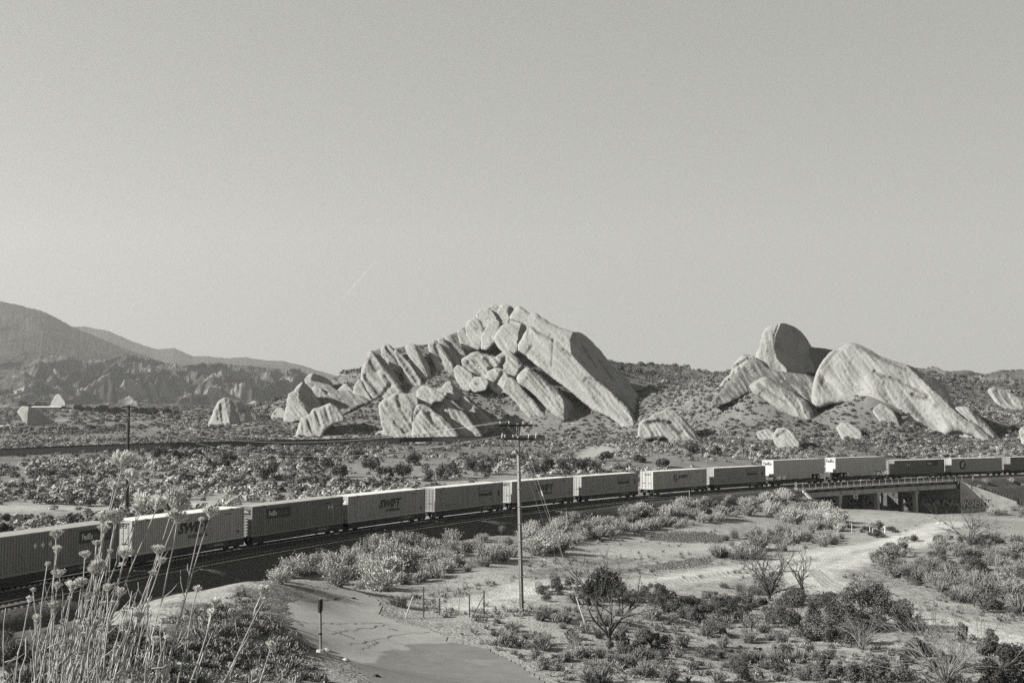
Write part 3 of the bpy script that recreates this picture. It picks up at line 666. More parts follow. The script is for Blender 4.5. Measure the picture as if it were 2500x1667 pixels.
# two pale panels added in place of sunlit patches seen beneath the girders
for px, lab in ((2082, 'added pale panel for a sunlit graffiti patch between the left and middle piers'), (2174, 'added pale panel for a sunlit graffiti patch between the middle and right piers')):
    s = s_at_px(px, SEP + 1.2, -2.2); p, h = tr(s, SEP + 1.85); t = empty('sunlit_patch', (p[0], p[1], p[2] - 2.0), math.pi / 2 - h, label=lab, cat='sunlit_patch', group='added sunlit patches under the bridge')
    G().add([(-.75, 0, 0), (.75, 0, .05), (.85, .05, -.85), (-.55, .05, -.75), (-.75, .06, 0), (.75, .06, .05), (.85, .11, -.85), (-.55, .11, -.75)], [(3, 2, 1, 0), (4, 5, 6, 7), (0, 1, 5, 4), (1, 2, 6, 5), (2, 3, 7, 6), (3, 0, 4, 7)]).build('panel', mat('sunlit_patch_paint', .8, .6), t)
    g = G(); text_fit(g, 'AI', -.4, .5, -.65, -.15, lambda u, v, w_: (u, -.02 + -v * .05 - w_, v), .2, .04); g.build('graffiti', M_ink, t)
# left wing wall
PL, _ = tr(SB0 - .2, SEP + 2.9); QL = hit([2003], [1236])[0]
PLt = np.array([PL[0], PL[1], 0]); wall('wing_wall', PLt, np.array([PLt[0] + 2.2, PLt[1] - 5.6, 0]), PL[2] - .35, PL[2] - 3.9, -21, .5, M_conc)

# ---------------------------------------------------------------- far track with its own small bridge
ft = empty('railway_track', (0, 300, -7.5), 0, label='distant dark railway track on a low bank across the plain', cat='railway track')
FT = [(-140, 1112, 262), (0, 1104, 270), (200, 1096, 280), (420, 1089, 292), (640, 1083, 310), (850, 1078, 328), (985, 1075.5, 338), (1100, 1073, 345), (1200, 1071.5, 351), (1330, 1070, 360)]
FP = np.array([at(a, b, float(c)) for a, b, c in FT]); tt = np.linspace(0, len(FP) - 1, 160); FPs = np.stack([np.interp(tt, np.arange(len(FP)), FP[:, k]) for k in range(3)], -1)
def fsweep(name, y0, y1, z0, z1, m, par, sl=slice(None), grow=0, o=np.array([0, 300, -7.5])):
    P = FPs[sl] - o; g = G(); rows = []
    for p in P: rows += [p + (0, y0 - grow, z0), p + (0, y1 + grow, z0), p + (0, y1, z1), p + (0, y0, z1)]
    g.add(rows, [(i * 4 + k, i * 4 + 4 + k, i * 4 + 4 + (k + 1) % 4, i * 4 + (k + 1) % 4)[::-1] for i in range(len(P) - 1) for k in range(4)] + [(0, 1, 2, 3), tuple(len(rows) - 4 + k for k in (3, 2, 1, 0))])
    return g.build(name, m, par)
FPs[:, 2] += .9
bk = [int(np.argmin(abs(1250 + FPs[:, 0] / FPs[:, 1] * F - q))) for q in (985, 1060)]
for y in (-.75, .75): fsweep('rail', y - .04, y + .04, -.15, 0, M_railside, ft)
fsweep('ties', -1.3, 1.3, -.32, -.14, M_steel, ft)
tag(fsweep('embankment', -2.2, 2.2, -2.6, -.3, M_ballast, None, slice(0, bk[0]), 2.6), kind='structure').location = (0, 300, -7.5)
tag(fsweep('embankment', -2.2, 2.2, -2.6, -.3, M_ballast, None, slice(bk[1], None), 2.6), kind='structure').location = (0, 300, -7.5)
fb = empty('railway_bridge', tuple(FPs[(bk[0] + bk[1]) // 2]), 0, label='small distant railway bridge with pale sunlit slope beneath it', cat='bridge')
fo = FPs[(bk[0] + bk[1]) // 2]
fsweep('deck', -2.3, 2.3, -1.3, -.34, M_steel, fb, slice(bk[0] - 1, bk[1] + 2), 0, fo)
for i in range(bk[0] - 1, bk[1] + 2, 1): p = FPs[i] - fo; G().tube([p + (0, -2.3, -.3), p + (0, -2.3, .8)], .05, 4).build('railing_post', M_woodd, fb)
x0, x1 = FPs[bk[0]][0] - fo[0], FPs[bk[1]][0] - fo[0]
G().box(x0 - 2.2, x0 - .1, -2.4, 2.4, -4.6, -1.28).build('abutment', M_concd, fb)
G().add([(x1 - .1, -2.6, -1.28), (x1 + 3.5, -2.8, -1.28), (x1 + 7.5, -7, -3.4), (x1 + 7.5, -7, -5.5), (x1 - .1, -2.6, -5.5), (x1 - .1, 2.6, -1.28), (x1 + 3.5, 2.6, -1.28), (x1 - .1, 2.6, -5.5)],
        [(0, 4, 3, 2, 1), (0, 1, 6, 5), (0, 5, 7, 4)]).build('abutment', M_concd, fb)
G().add([(x1 - 6.0, 3.5, -1.5), (x1 - .3, 3.5, -1.5), (x1 - .3, -3, -5.0), (x1 - 7.5, -3, -5.0), (x1 - 9.5, 0, -4.0), (x1 - 6, 4.5, -5.5), (x1 - .3, 4.5, -5.5)], [(0, 4, 3, 2, 1), (0, 1, 6, 5)]).build('slope_paving', M_conc, fb)

# ---------------------------------------------------------------- rocks
ZM = {'z1': (0, 700, .3615), 'z2': (650, 700, .2551), 'z3': (1100, 700, .2551), 'z4': (1600, 750, .3827)}
def chaikin(P, n=2):
    P = np.asarray(P, float)
    for _ in range(n): Q = np.roll(P, -1, 0); P = np.stack([.75 * P + .25 * Q, .25 * P + .75 * Q], 1).reshape(-1, 2)
    return P
ROCKN = [0]
def rock(label, z, outline, shade=(), cracks=(), anchor=None, tilt=(.35, -.45), R=.15, T=.6, nz=1.0, Y=None, step=2.3, group='pale sandstone slabs and boulders', pits=6, dip=50, tonek=1.0, bury=9, sl=1.0, jag=True):
    """closed boulder: outline in photo pixels, real depth from where its foot meets the ground"""
    ROCKN[0] += 1; sd = ROCKN[0] * 7; autoY = Y is None
    ox, oy, k = ZM[z]; cv = lambda P: np.array([(ox + a * k, oy + b * k) for a, b in P], float)
    O = cv(outline); s0_ = math.sqrt(np.ptp(O[:, 0]) * np.ptp(O[:, 1])); O = chaikin(O, 1)
    if s0_ < 150 and jag: q3 = cv(outline); O = np.repeat(q3, 2, 0) * .45 + O * .55
    # the foot runs on below the soil
    if bury: bm = O[:, 1].max(); yt = O[:, 1].min(); lo = np.clip((O[:, 1] - (yt + .55 * (bm - yt))) / max(1, .45 * (bm - yt)), 0, 1); foot0 = O.copy(); O = O + np.stack([0 * lo, lo * bury * min(1.5, math.sqrt(np.ptp(O[:, 0]) * np.ptp(O[:, 1])) / 60)], -1)
    # ragged, slightly grown outline
    L_ = np.linalg.norm(np.roll(O, -1, 0) - O, axis=1); Q_ = []
    for i in range(len(O)):
        n_ = max(1, int(L_[i] / 4)); Q_ += [O[i] + (O[(i + 1) % len(O)] - O[i]) * q / n_ for q in range(n_)]
    O = np.array(Q_); tg = np.roll(O, -1, 0) - np.roll(O, 1, 0); tg /= np.linalg.norm(tg, axis=1)[:, None] + 1e-9; nn = np.stack([tg[:, 1], -tg[:, 0]], -1)
    ar = np.sum(O[:, 0] * np.roll(O[:, 1], -1) - O[:, 1] * np.roll(O[:, 0], -1)); nn = nn if ar > 0 else -nn
    sz = math.sqrt(np.ptp(O[:, 0]) * np.ptp(O[:, 1])); O = O + nn * ((3.0 if sz < 110 else 1.2) + 2.2 * fbm(O[:, 0] / 11, O[:, 1] / 11, 3, sd) * min(1, sz / 60))[:, None]
    x0, y0 = O.min(0); x1, y1 = O.max(0); size = math.sqrt((x1 - x0) * (y1 - y0))
    if size < 60: step = max(1.2, size / 28)
    xs = np.arange(x0 - step, x1 + 2 * step, step); ys = np.arange(y0 - step, y1 + 2 * step, step)
    A, B = np.meshgrid(xs, ys, indexing='ij'); ins = inpoly(A, B, O)
    # snap the ring just outside onto the outline
    nb = np.zeros_like(ins); nb[1:] |= ins[:-1]; nb[:-1] |= ins[1:]; nb[:, 1:] |= ins[:, :-1]; nb[:, :-1] |= ins[:, 1:]; 
    c = ins.copy(); cells = ins[:-1, :-1] | ins[1:, :-1] | ins[1:, 1:] | ins[:-1, 1:]
    used = np.zeros_like(ins); used[:-1, :-1] |= cells; used[1:, :-1] |= cells; used[1:, 1:] |= cells; used[:-1, 1:] |= cells
    ring = used & ~ins
    rp = np.stack([A[ring], B[ring]], -1); best = np.full(len(rp), 1e9); sn = rp.copy()
    for i in range(len(O)):
        a = O[i]; b = O[(i + 1) % len(O)]; ab = b - a; t = np.clip(((rp - a) @ ab) / (ab @ ab + 1e-9), 0, 1); q = a + t[:, None] * ab; d = np.hypot(*(rp - q).T); m = d < best; best[m] = d[m]; sn[m] = q[m]
    A = A.copy(); B = B.copy(); A[ring] = sn[:, 0]; B[ring] = sn[:, 1]
    D = segdist(A, B, O, True); D[ring] = 0
    if anchor is None: j = int(np.argmax(O[:, 1])); an = O[j] + (0, -2)
    else: an = cv([anchor])[0]
    if Y is None: Y = hit([an[0]], [an[1]])[0][1]; Y = 450. if np.isnan(Y) else Y
    m_ = Y / F; xc, yc = (x0 + x1) / 2, (y0 + y1) / 2
    Rp = R * size
    Rp = Rp * .62
    rnd = Rp * np.sqrt(np.clip(1 - (1 - np.clip(D / Rp, 0, 1)) ** 2, 0, 1)) * .8
    Sx = tilt[0] * (A - xc) - tilt[1] * (B - yc)
    Sx = tilt[0] * (A - xc) + (-tilt[1]) * (B - yc) * 1.0     # nearer to the right; recedes upward
    for poly, crease, kk in shade:
        pc = cv(poly); i2 = inpoly(A, B, pc); dd = segdist(A, B, cv(crease)); Sx = Sx - np.where(i2, kk * dd, 0)
    front = Sx + rnd
    fade = np.clip(D / (size * .06 + 2), 0, 1)
    ca, sa = math.cos(R_(dip)), math.sin(R_(dip)); U = A * ca + B * sa; W_ = -A * sa + B * ca
    bil = np.abs(fbm(U / (size * .7 + 20), W_ / (size * .2 + 8), 3, sd + 11)); strat = np.abs(vn(U / 120, W_ / 7.5, sd + 3) * 2 - 1) ** .6; bt_ = W_ / (13 + 5 * math.sin(sd)) + 1.1 * fbm(U / 90, W_ / 30, 3, sd + 6); sw_ = bt_ - np.floor(bt_); saw = np.where(sw_ < .86, sw_ / .86, (1 - sw_) / .14) * (.35 + .65 * np.clip(vn(U / 60 + 9, np.floor(bt_) * 7.3, sd + 8) * 2 - .4, 0, 1))
    lumps = saw * 4.0 * sl * min(1, size / 90) - bil * size * .07 + fbm(U / (size * .5 + 14), W_ / (size * .3 + 8), 3, sd) * size * .03 - (1 - strat) * 1.3 * np.clip(fbm(A / 50, B / 50, 2, sd + 4) * 3 + .4, 0, 1) + fbm(A / 6, B / 6, 3, sd + 5) * .6
    front = front + lumps * nz * fade
    tn = np.ones_like(A) * .98
    for pts, amp_, wd_ in cracks:
        d = segdist(A, B, cv(pts)) + fbm(A / 8, B / 8, 2, sd + 9) * wd_ * .6; e = np.exp(-(d / wd_) ** 2); front = front - amp_ * e * fade; tn = tn * (1 - .45 * np.exp(-(d / (wd_ * .8)) ** 2))
    r2 = np.random.default_rng(sd); npit = int(pits * (size / 100) ** 2 * 1.6) + 2
    for _ in range(npit):
        cx, cy = r2.uniform(x0, x1), r2.uniform(y0, y1); s1 = r2.uniform(1.6, 3.6) * (1 + (r2.random() < .12) * 1.2); e = np.exp(-(((A - cx) / s1) ** 2 + ((B - cy) / (s1 * .75)) ** 2)); front -= 2.2 * e * fade; tn = tn * (1 - .25 * e)
    # varnish and soil stains with shapes of their own
    st = fbm(U / 40, W_ / 11, 4, sd + 20); tn = tn * (1 - .16 * np.clip(st * 3 - .25, 0, 1)) * (1 + .07 * fbm(A / 12, B / 12, 3, sd + 30))
    ja = np.argmin(np.where(ins, (A - an[0]) ** 2 + (B - an[1]) ** 2, 1e12)); fa = front.ravel()[ja]
    if autoY and bury:
        b_ = O[O[:, 1] > y0 + .62 * (y1 - y0)] - (0, bury * .9); hb = hit(b_[:, 0], b_[:, 1])[:, 1]; fr = []
        for q, hy in zip(b_, hb):
            if np.isnan(hy): continue
            jj = np.argmin(np.where(ins, (A - q[0]) ** 2 + (B - q[1]) ** 2, 1e12)); fr.append(hy + (front.ravel()[jj] - fa) * m_)
        if fr: Y = float(np.percentile(fr, 35)) + 1.0
    yf = Y - 1.0 - (front - fa) * m_
    back = yf.max() if False else (Y - 1.0 - (Sx - fa) * m_) + T * size * m_ * np.sqrt(np.clip(1 - (1 - np.clip(D / (Rp * 1.3), 0, 1)) ** 2, 0, 1)) + .6
    ids = -np.ones(A.shape, int); ids[used] = np.arange(used.sum()); nv = used.sum()
    Pf = ray(A[used], B[used]) * yf[used][:, None]
    Pb = ray(A[used], B[used]) * back[used][:, None]
    ci, cj = np.nonzero(cells); Q = np.stack([ids[ci, cj], ids[ci + 1, cj], ids[ci + 1, cj + 1], ids[ci, cj + 1]], -1)
    ed = {}
    E_ = np.concatenate([Q[:, [0, 1]], Q[:, [1, 2]], Q[:, [2, 3]], Q[:, [3, 0]]]); key = np.sort(E_, 1); uq, inv, cnt = np.unique(key[:, 0] * (nv + 1) + key[:, 1], return_inverse=True, return_counts=True)
    bnd = E_[cnt[inv] == 1]
    side = np.stack([bnd[:, 1], bnd[:, 0], bnd[:, 0] + nv, bnd[:, 1] + nv], -1)
    Vv = np.concatenate([Pf, Pb]); Ff = np.concatenate([Q, Q[:, ::-1] + nv, side])
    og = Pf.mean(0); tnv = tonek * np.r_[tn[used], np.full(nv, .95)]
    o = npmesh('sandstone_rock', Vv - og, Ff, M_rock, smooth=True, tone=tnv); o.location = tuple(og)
    return tag(o, label, 'rock', group)
# backing masses that join the slabs into one body of rock
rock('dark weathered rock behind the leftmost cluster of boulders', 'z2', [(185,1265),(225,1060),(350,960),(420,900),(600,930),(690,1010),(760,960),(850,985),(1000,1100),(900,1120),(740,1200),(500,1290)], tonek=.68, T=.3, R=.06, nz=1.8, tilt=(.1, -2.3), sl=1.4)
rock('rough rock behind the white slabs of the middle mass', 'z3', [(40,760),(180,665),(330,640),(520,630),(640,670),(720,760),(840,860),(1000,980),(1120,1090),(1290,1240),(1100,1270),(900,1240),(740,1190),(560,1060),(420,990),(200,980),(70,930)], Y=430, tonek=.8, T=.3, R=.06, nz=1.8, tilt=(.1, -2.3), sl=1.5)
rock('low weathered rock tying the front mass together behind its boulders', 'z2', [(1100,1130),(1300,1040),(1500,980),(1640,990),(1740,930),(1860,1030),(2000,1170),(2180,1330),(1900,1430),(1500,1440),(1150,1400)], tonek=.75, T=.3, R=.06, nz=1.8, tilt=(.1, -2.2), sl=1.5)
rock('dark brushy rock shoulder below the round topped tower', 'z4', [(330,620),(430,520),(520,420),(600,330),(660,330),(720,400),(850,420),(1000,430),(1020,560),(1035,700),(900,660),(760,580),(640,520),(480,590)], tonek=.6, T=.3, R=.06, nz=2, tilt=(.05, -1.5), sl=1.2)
# leftmost cluster
rock('small pale knob low at the far left foot of the outcrop', 'z2', [(50,1250),(90,1180),(130,1160),(175,1190),(170,1260),(100,1270)])
rock('tall pointed boulder with shaded right face, leftmost tall rock of the outcrop', 'z2', [(215,1030),(275,1005),(300,960),(340,925),(370,930),(420,980),(470,1060),(520,1140),(500,1180),(400,1240),(330,1300),(300,1300),(250,1260),(160,1280),(190,1180),(210,1110)],
     shade=[([(350,900),(310,1000),(310,1080),(350,1150),(400,1230),(560,1180),(520,1050),(420,930)], [(345,925),(310,1010),(315,1080),(360,1150),(400,1220)], 1.5)], tilt=(.3, -.45))
rock('rounded dark headed boulder perched above the leftmost tall rock', 'z2', [(375,900),(400,855),(440,835),(480,850),(540,865),(600,900),(650,960),(640,1010),(560,1040),(470,1010),(440,1000),(395,950)],
     shade=[([(445,830),(430,880),(450,1010),(660,1050),(680,950),(560,850)], [(445,835),(428,880),(445,960)], 1.4)])
rock('leaning egg shaped boulder right of the leftmost tall rock', 'z2', [(440,985),(460,955),(500,965),(560,1010),(600,1070),(620,1120),(560,1170),(500,1130),(470,1040)], shade=[([(520,960),(560,1060),(590,1150),(660,1150),(620,1040)], [(525,975),(570,1070),(595,1140)], 1.0)])
rock('broad low boulder with dark gully above the bushy saddle at left', 'z2', [(640,1050),(690,990),(750,935),(790,960),(830,1010),(850,1060),(760,1080),(700,1095),(645,1100)])
rock('white grooved slab low at the left foot of the outcrop', 'z2', [(250,1430),(300,1350),(330,1270),(430,1210),(440,1180),(520,1150),(600,1110),(680,1150),(740,1230),(760,1290),(650,1300),(560,1350),(540,1400),(400,1420),(310,1445)], tilt=(.1, -.9),
     cracks=[([(390,1260),(430,1380)], 5, 3), ([(470,1190),(520,1330)], 5, 3), ([(560,1150),(600,1280)], 4, 3), ([(340,1290),(350,1400)], 3, 3), ([(640,1150),(700,1260)], 4, 3)], dip=70)
rock('narrow pale fin with brushy right side left of the big grey fins', 'z2', [(835,1050),(850,950),(880,895),(910,900),(935,980),(990,1050),(1050,1100),(1000,1120),(900,1070)])
rock('big grey ribbed fin with a sharp top at the left end of the skyline ridge', 'z2', [(905,900),(912,800),(930,740),(960,710),(978,700),(975,645),(1000,612),(1035,630),(1075,700),(1130,770),(1200,850),(1275,930),(1320,985),(1290,1020),(1200,1050),(1130,1100),(1090,1110),(1050,1060),(980,1000),(925,940)], tilt=(.15, -.55),
     cracks=[([(985,690),(1060,800)], 10, 5), ([(940,850),(1060,1000),(1100,1040)], 7, 5), ([(1140,860),(1200,930)], 5, 4), ([(1180,950),(1080,1080)], 6, 5)], shade=[([(1010,600),(1120,760),(1330,1000),(1400,950),(1100,600)], [(1020,640),(1120,770),(1220,880),(1320,990)], 2.2)])
rock('thin sliver slab leaning behind the big grey ribbed fin', 'z2', [(1040,640),(1080,655),(1150,740),(1250,860),(1340,960),(1300,990),(1200,880),(1110,760)], T=.5)
rock('brush topped fin second from the left on the skyline ridge', 'z2', [(1098,610),(1130,565),(1170,553),(1215,600),(1290,680),(1335,750),(1330,810),(1260,800),(1190,750),(1130,700)], tilt=(.1, -.6), cracks=[([(1150,580),(1280,740)], 6, 4)], shade=[([(1180,540),(1230,640),(1340,830),(1400,800),(1250,560)], [(1190,570),(1250,660),(1330,770)], 1.3)])
rock('narrow ribbed fin descending right from the second skyline fin', 'z2', [(1225,600),(1280,650),(1350,720),(1400,800),(1470,870),(1500,900),(1440,950),(1370,970),(1330,880),(1320,790),(1270,720)], cracks=[([(1260,640),(1440,900)], 7, 5)])
rock('tall smooth fin beside the deep shadowed recess on the skyline ridge', 'z2', [(1338,580),(1370,550),(1412,550),(1455,600),(1505,680),(1555,770),(1570,840),(1530,900),(1480,890),(1430,810),(1390,710),(1358,630)], shade=[([(1420,545),(1450,640),(1540,880),(1620,860),(1500,600)], [(1415,560),(1470,680),(1545,860)], 1.4)])
rock('pale slab first of the row of parallel ribs right of the shadowed recess', 'z2', [(1556,560),(1600,518),(1645,535),(1710,630),(1780,730),(1790,790),(1740,820),(1655,830),(1620,740),(1572,650)], tilt=(.1, -.7), cracks=[([(1620,560),(1700,780)], 5, 4)])
rock('thin rib second of the row of parallel ribs on the skyline ridge', 'z2', [(1640,505),(1685,495),(1730,560),(1800,650),(1860,710),(1800,780),(1735,690),(1680,600)], tilt=(.1, -.7))
rock('thin rib third of the row of parallel ribs on the skyline ridge', 'z2', [(1710,485),(1752,467),(1805,540),(1870,610),(1920,660),(1870,740),(1800,680),(1745,590)], tilt=(.1, -.7))
rock('thin rib fourth of the row of parallel ribs, nearest the peak boulders', 'z2', [(1830,432),(1880,415),(1935,480),(1990,550),(2010,610),(1950,640),(1900,600),(1860,520)], tilt=(.1, -.7))
rock('dark brushy rock face behind the row of fins and ribs on the skyline', 'z2', [(925,830),(985,650),(1015,622),(1130,585),(1260,595),(1380,562),(1540,560),(1620,522),(1740,475),(1880,410),(1990,330),(2095,400),(2110,560),(2000,640),(1850,760),(1650,850),(1500,940),(1350,1010),(1290,1030),(1100,1090),(980,1000)], tilt=(.12, -.75), R=.05, T=.3, nz=1.3, Y=487, tonek=.5,  # dark tone holds brush and soil stain plus painted shade between the ribs
     cracks=[([(1100+i*130,560-i*22),(1250+i*130,800-i*30)], 8, 5) for i in range(7)])
rock('shaded saddle rock joining the round topped tower and the whale backed slab', 'z4', [(990,255),(1040,268),(1135,272),(1120,330),(1060,430),(1000,450),(980,350)], Y=415, tonek=.6, tilt=(-.5, -.4))  # lowered tone puts the saddle's shade into the rock colour
rock('pale rubble apron at the foot of the front mass', 'z2', [(1040,1420),(1090,1370),(1400,1420),(1760,1440),(1980,1390),(2060,1430),(1950,1475),(1500,1480),(1100,1470)], tilt=(0, -1.3), nz=1.8, Y=399)
# boulders about the peak
rock('large rounded boulder lowest left of the peak boulders', 'z2', [(1908,395),(1938,330),(1990,306),(2032,320),(2085,395),(2092,440),(2060,500),(2050,560),(1990,560),(1935,470)], shade=[([(2030,300),(2060,380),(2080,480),(2140,480),(2100,340)], [(2030,320),(2060,390),(2078,460)], 1.2)], pits=2, Y=478)
rock('rounded boulder upper left of the peak', 'z2', [(2020,270),(2040,228),(2110,206),(2155,238),(2195,290),(2190,325),(2085,370),(2050,350),(2025,305)], pits=2, Y=482)
rock('small capsule shaped boulder on the skyline left of the peak', 'z2', [(2135,200),(2165,173),(2202,188),(2230,225),(2200,300),(2160,255)], pits=1, Y=486)
rock('upright oval boulder below the small capsule boulder', 'z2', [(2062,500),(2092,420),(2130,355),(2190,315),(2235,340),(2220,425),(2175,510),(2125,560),(2070,570)], pits=3, Y=474)
rock('double humped boulder on the skyline just left of the peak slab', 'z3', [(432,300),(468,222),(480,188),(520,175),(565,190),(602,215),(575,275),(545,330),(500,345),(440,330)], shade=[([(560,180),(540,230),(580,340),(640,240)], [(560,185),(545,230),(560,300)], 1.3)], pits=2, Y=482)
rock('pale bulging slab under the peak with bushes at its foot', 'z3', [(415,510),(440,450),(480,385),(540,358),(600,370),(640,345),(690,338),(722,370),(695,475),(645,580),(600,640),(540,620),(470,560)], shade=[([(690,335),(660,420),(640,600),(760,600),(760,340)], [(680,345),(650,430),(630,560)], 1.4)], Y=468)
rock('great smooth sandstone wall with a broad shaded right face, the largest rock and the peak', 'z3', [(555,305),(600,240),(650,180),(700,210),(745,262),(800,250),(840,268),(870,298),(920,330),(1000,375),(1080,400),(1170,435),(1240,443),(1310,488),(1400,578),(1480,675),(1530,740),(1600,800),(1680,860),(1722,920),(1745,975),(1792,1010),(1797,1075),(1845,1115),(1945,1215),(1900,1290),(1790,1340),(1760,1340),(1680,1320),(1560,1225),(1460,1180),(1370,1150),(1290,1090),(1160,985),(1050,910),(950,850),(860,770),(760,700),(715,650),(630,590),(690,480),(745,385),(700,350),(620,330)],
     shade=[([(1190,400),(1145,510),(1160,650),(1280,780),(1400,900),(1580,1040),(1700,1160),(1770,1330),(2050,1330),(2000,1000),(1500,500),(1300,380)], [(1180,430),(1148,510),(1160,650),(1280,780),(1400,900),(1580,1040),(1700,1160),(1770,1300)], 4.6)],
     cracks=[([(770,385),(860,450),(940,490),(985,515)], 8, 3), ([(980,520),(972,650),(965,750)], 2.2, 2.5), ([(1085,600),(1120,620),(1160,665)], 6, 3), ([(1280,910),(1310,870),(1400,900)], 3, 3), ([(720,640),(780,570)], 4, 3), ([(745,380),(730,480),(740,510)], 4, 4), ([(1240,530),(1400,780)], 3, 3), ([(1420,700),(1560,900)], 3, 3), ([(1590,1040),(1680,1120),(1790,1260)], 8, 5)],
     tilt=(.32, -.62), R=.10, T=.28, anchor=(1640,1280), pits=9, nz=.8, sl=.8)
# middle mass
rock('jagged white mass of slabs below the brushy saddle', 'z3', [(95,710),(190,640),(250,618),(330,650),(420,680),(500,625),(560,605),(620,665),(695,735),(705,790),(660,850),(640,900),(600,890),(520,850),(460,910),(410,960),(330,930),(300,880),(200,810),(130,760)], tilt=(.15, -.6),
     cracks=[([(170,730),(300,860)], 8, 5), ([(330,700),(430,800)], 5, 5), ([(380,790),(470,790),(520,820)], 8, 5), ([(520,680),(480,790)], 7, 5), ([(620,900),(700,780)], 8, 5)], nz=1.5, pits=12, Y=444)
rock('long tilted slab with rounded lower end in front of the great wall', 'z3', [(635,860),(695,790),(740,768),(820,830),(900,880),(985,960),(1060,1020),(1120,1060),(1200,1140),(1290,1220),(1330,1270),(1240,1285),(1150,1270),(1090,1240),(1000,1200),(900,1120),(800,1030),(720,960),(650,925)], shade=[([(980,900),(1060,1040),(1085,1120),(1090,1300),(1400,1300),(1200,1000)], [(1000,950),(1065,1045),(1088,1120),(1090,1260)], 2.2)], cracks=[([(860,850),(1000,990),(1110,1065)], 6, 3)], tilt=(.15, -.6), R=.2, anchor=(1100,1235))
rock('lower narrow slab parallel to and left of the long tilted slab', 'z3', [(495,980),(528,890),(575,872),(655,945),(750,1055),(850,1150),(935,1225),(900,1260),(780,1230),(700,1160),(650,1110),(570,1040)], tilt=(.15, -.6), pits=8)
rock('blocky pale rock left of the white mass', 'z3', [(32,800),(60,755),(110,768),(190,828),(220,875),(190,960),(130,960),(65,890)], Y=440)
rock('small broken rocks at the foot of the white mass', 'z3', [(180,960),(220,868),(300,865),(355,900),(345,960),(250,985)], Y=436)
rock('grooved pale rock between the white mass and the lower narrow slab', 'z3', [(335,910),(360,820),(420,785),(485,785),(560,860),(530,960),(480,1000),(400,960)], cracks=[([(500,820),(420,950)], 7, 4)], Y=437)
# front mass
rock('big blunt boulder at the left of the front mass', 'z2', [(1083,1140),(1110,1100),(1200,1050),(1260,1008),(1330,1035),(1440,1060),(1455,1115),(1405,1185),(1412,1255),(1402,1410),(1300,1450),(1200,1445),(1140,1380),(1092,1240)], cracks=[([(1260,1050),(1290,1180),(1350,1270)], 5, 5), ([(1230,1300),(1340,1400)], 8, 4)], nz=1.4, pits=10, tilt=(.2, -.5))
rock('domed boulder on top of the front mass at left', 'z2', [(1440,1085),(1448,1010),(1490,958),(1535,953),(1600,990),(1705,1042),(1695,1080),(1600,1085),(1540,1150),(1490,1150)], pits=3, Y=408)
rock('broad rounded slab forming the middle of the front mass', 'z2', [(1535,1150),(1560,1080),(1620,1050),(1700,1048),(1780,1115),(1880,1195),(1980,1295),(2060,1375),(2080,1420),(1980,1420),(1880,1440),(1800,1350),(1680,1250)], cracks=[([(1780,1130),(1920,1230),(2020,1340)], 6, 4), ([(1700,1200),(1850,1330)], 2, 3)], tilt=(.2, -.55), shade=[([(1800,1090),(1900,1210),(2090,1430),(2200,1400),(1900,1100)], [(1800,1130),(1900,1215),(2060,1390)], .3)], Y=402)
rock('lowest wide slab at the foot of the front mass', 'z2', [(1398,1250),(1410,1165),(1440,1125),(1500,1130),(1640,1225),(1790,1345),(1880,1440),(1760,1465),(1600,1470),(1420,1465),(1398,1390)], cracks=[([(1470,1180),(1420,1240)], 5, 4), ([(1560,1220),(1600,1300),(1700,1380)], 5, 5)], nz=1.5, tilt=(.2, -.5), Y=397)
rock('cube like boulder standing at the top right of the front mass', 'z2', [(1682,975),(1720,920),(1757,908),(1802,950),(1855,1010),(1845,1050),(1760,1060),(1715,1030)], shade=[([(1770,900),(1780,960),(1800,1060),(1900,1050),(1850,940)], [(1765,912),(1782,970),(1795,1050)], 1.2)], pits=1, Y=412)
rock('tiny round stone beside the cube like boulder', 'z2', [(1642,985),(1668,972),(1725,1022),(1700,1045),(1655,1015)], pits=0, Y=409)
rock('flat topped slab behind the middle of the front mass', 'z2', [(1740,1045),(1840,1025),(1900,1058),(1975,1125),(1940,1160),(1860,1135)], pits=2, Y=412)
rock('pointed slab tapering right beyond the front mass', 'z2', [(1900,1140),(1950,1118),(2005,1148),(2085,1228),(2155,1278),(2220,1345),(2140,1360),(2050,1290),(1960,1210)], tilt=(.1, -.5), shade=[([(2030,1150),(2060,1260),(2130,1370),(2260,1370),(2150,1220)], [(2030,1175),(2070,1270),(2140,1360)], .8)])
# right hand group
rock('round topped tower with a smooth shaded disc of a face on the skyline', 'z4', [(640,420),(640,310),(663,260),(678,200),(690,150),(730,118),(800,105),(862,111),(922,150),(972,210),(1012,300),(1028,370),(1022,425),(950,430),(850,425),(780,410),(720,430),(690,470),(650,500),(610,510)],
     shade=[([(790,80),(755,180),(752,260),(770,320),(840,390),(860,450),(1100,450),(1060,200),(900,80)], [(800,95),(765,180),(758,260),(775,330),(800,430)], 1.5)], tilt=(.3, -.35), R=.12, pits=6, Y=402, dip=80, sl=.3)
rock('stepped pitted rocks climbing to the left of the round topped tower', 'z4', [(303,625),(350,558),(410,498),(440,458),(480,428),(490,378),(520,338),(560,303),(602,303),(625,308),(645,350),(645,430),(620,510),(560,560),(450,600),(370,640)], cracks=[([(620,330),(605,470)], 8, 4), ([(500,380),(590,330)], 5, 4), ([(420,520),(560,520)], 6, 5), ([(540,400),(560,480)], 6, 4)], nz=1.6, pits=18, Y=398)
rock('tilted oval slab below the round topped tower', 'z4', [(590,510),(640,468),(700,436),(762,478),(850,528),(952,588),(1003,640),(1017,685),(985,720),(900,690),(800,645),(700,590),(640,555)], cracks=[([(670,490),(760,560),(840,610)], 4, 3)], tilt=(.1, -.7), R=.3)
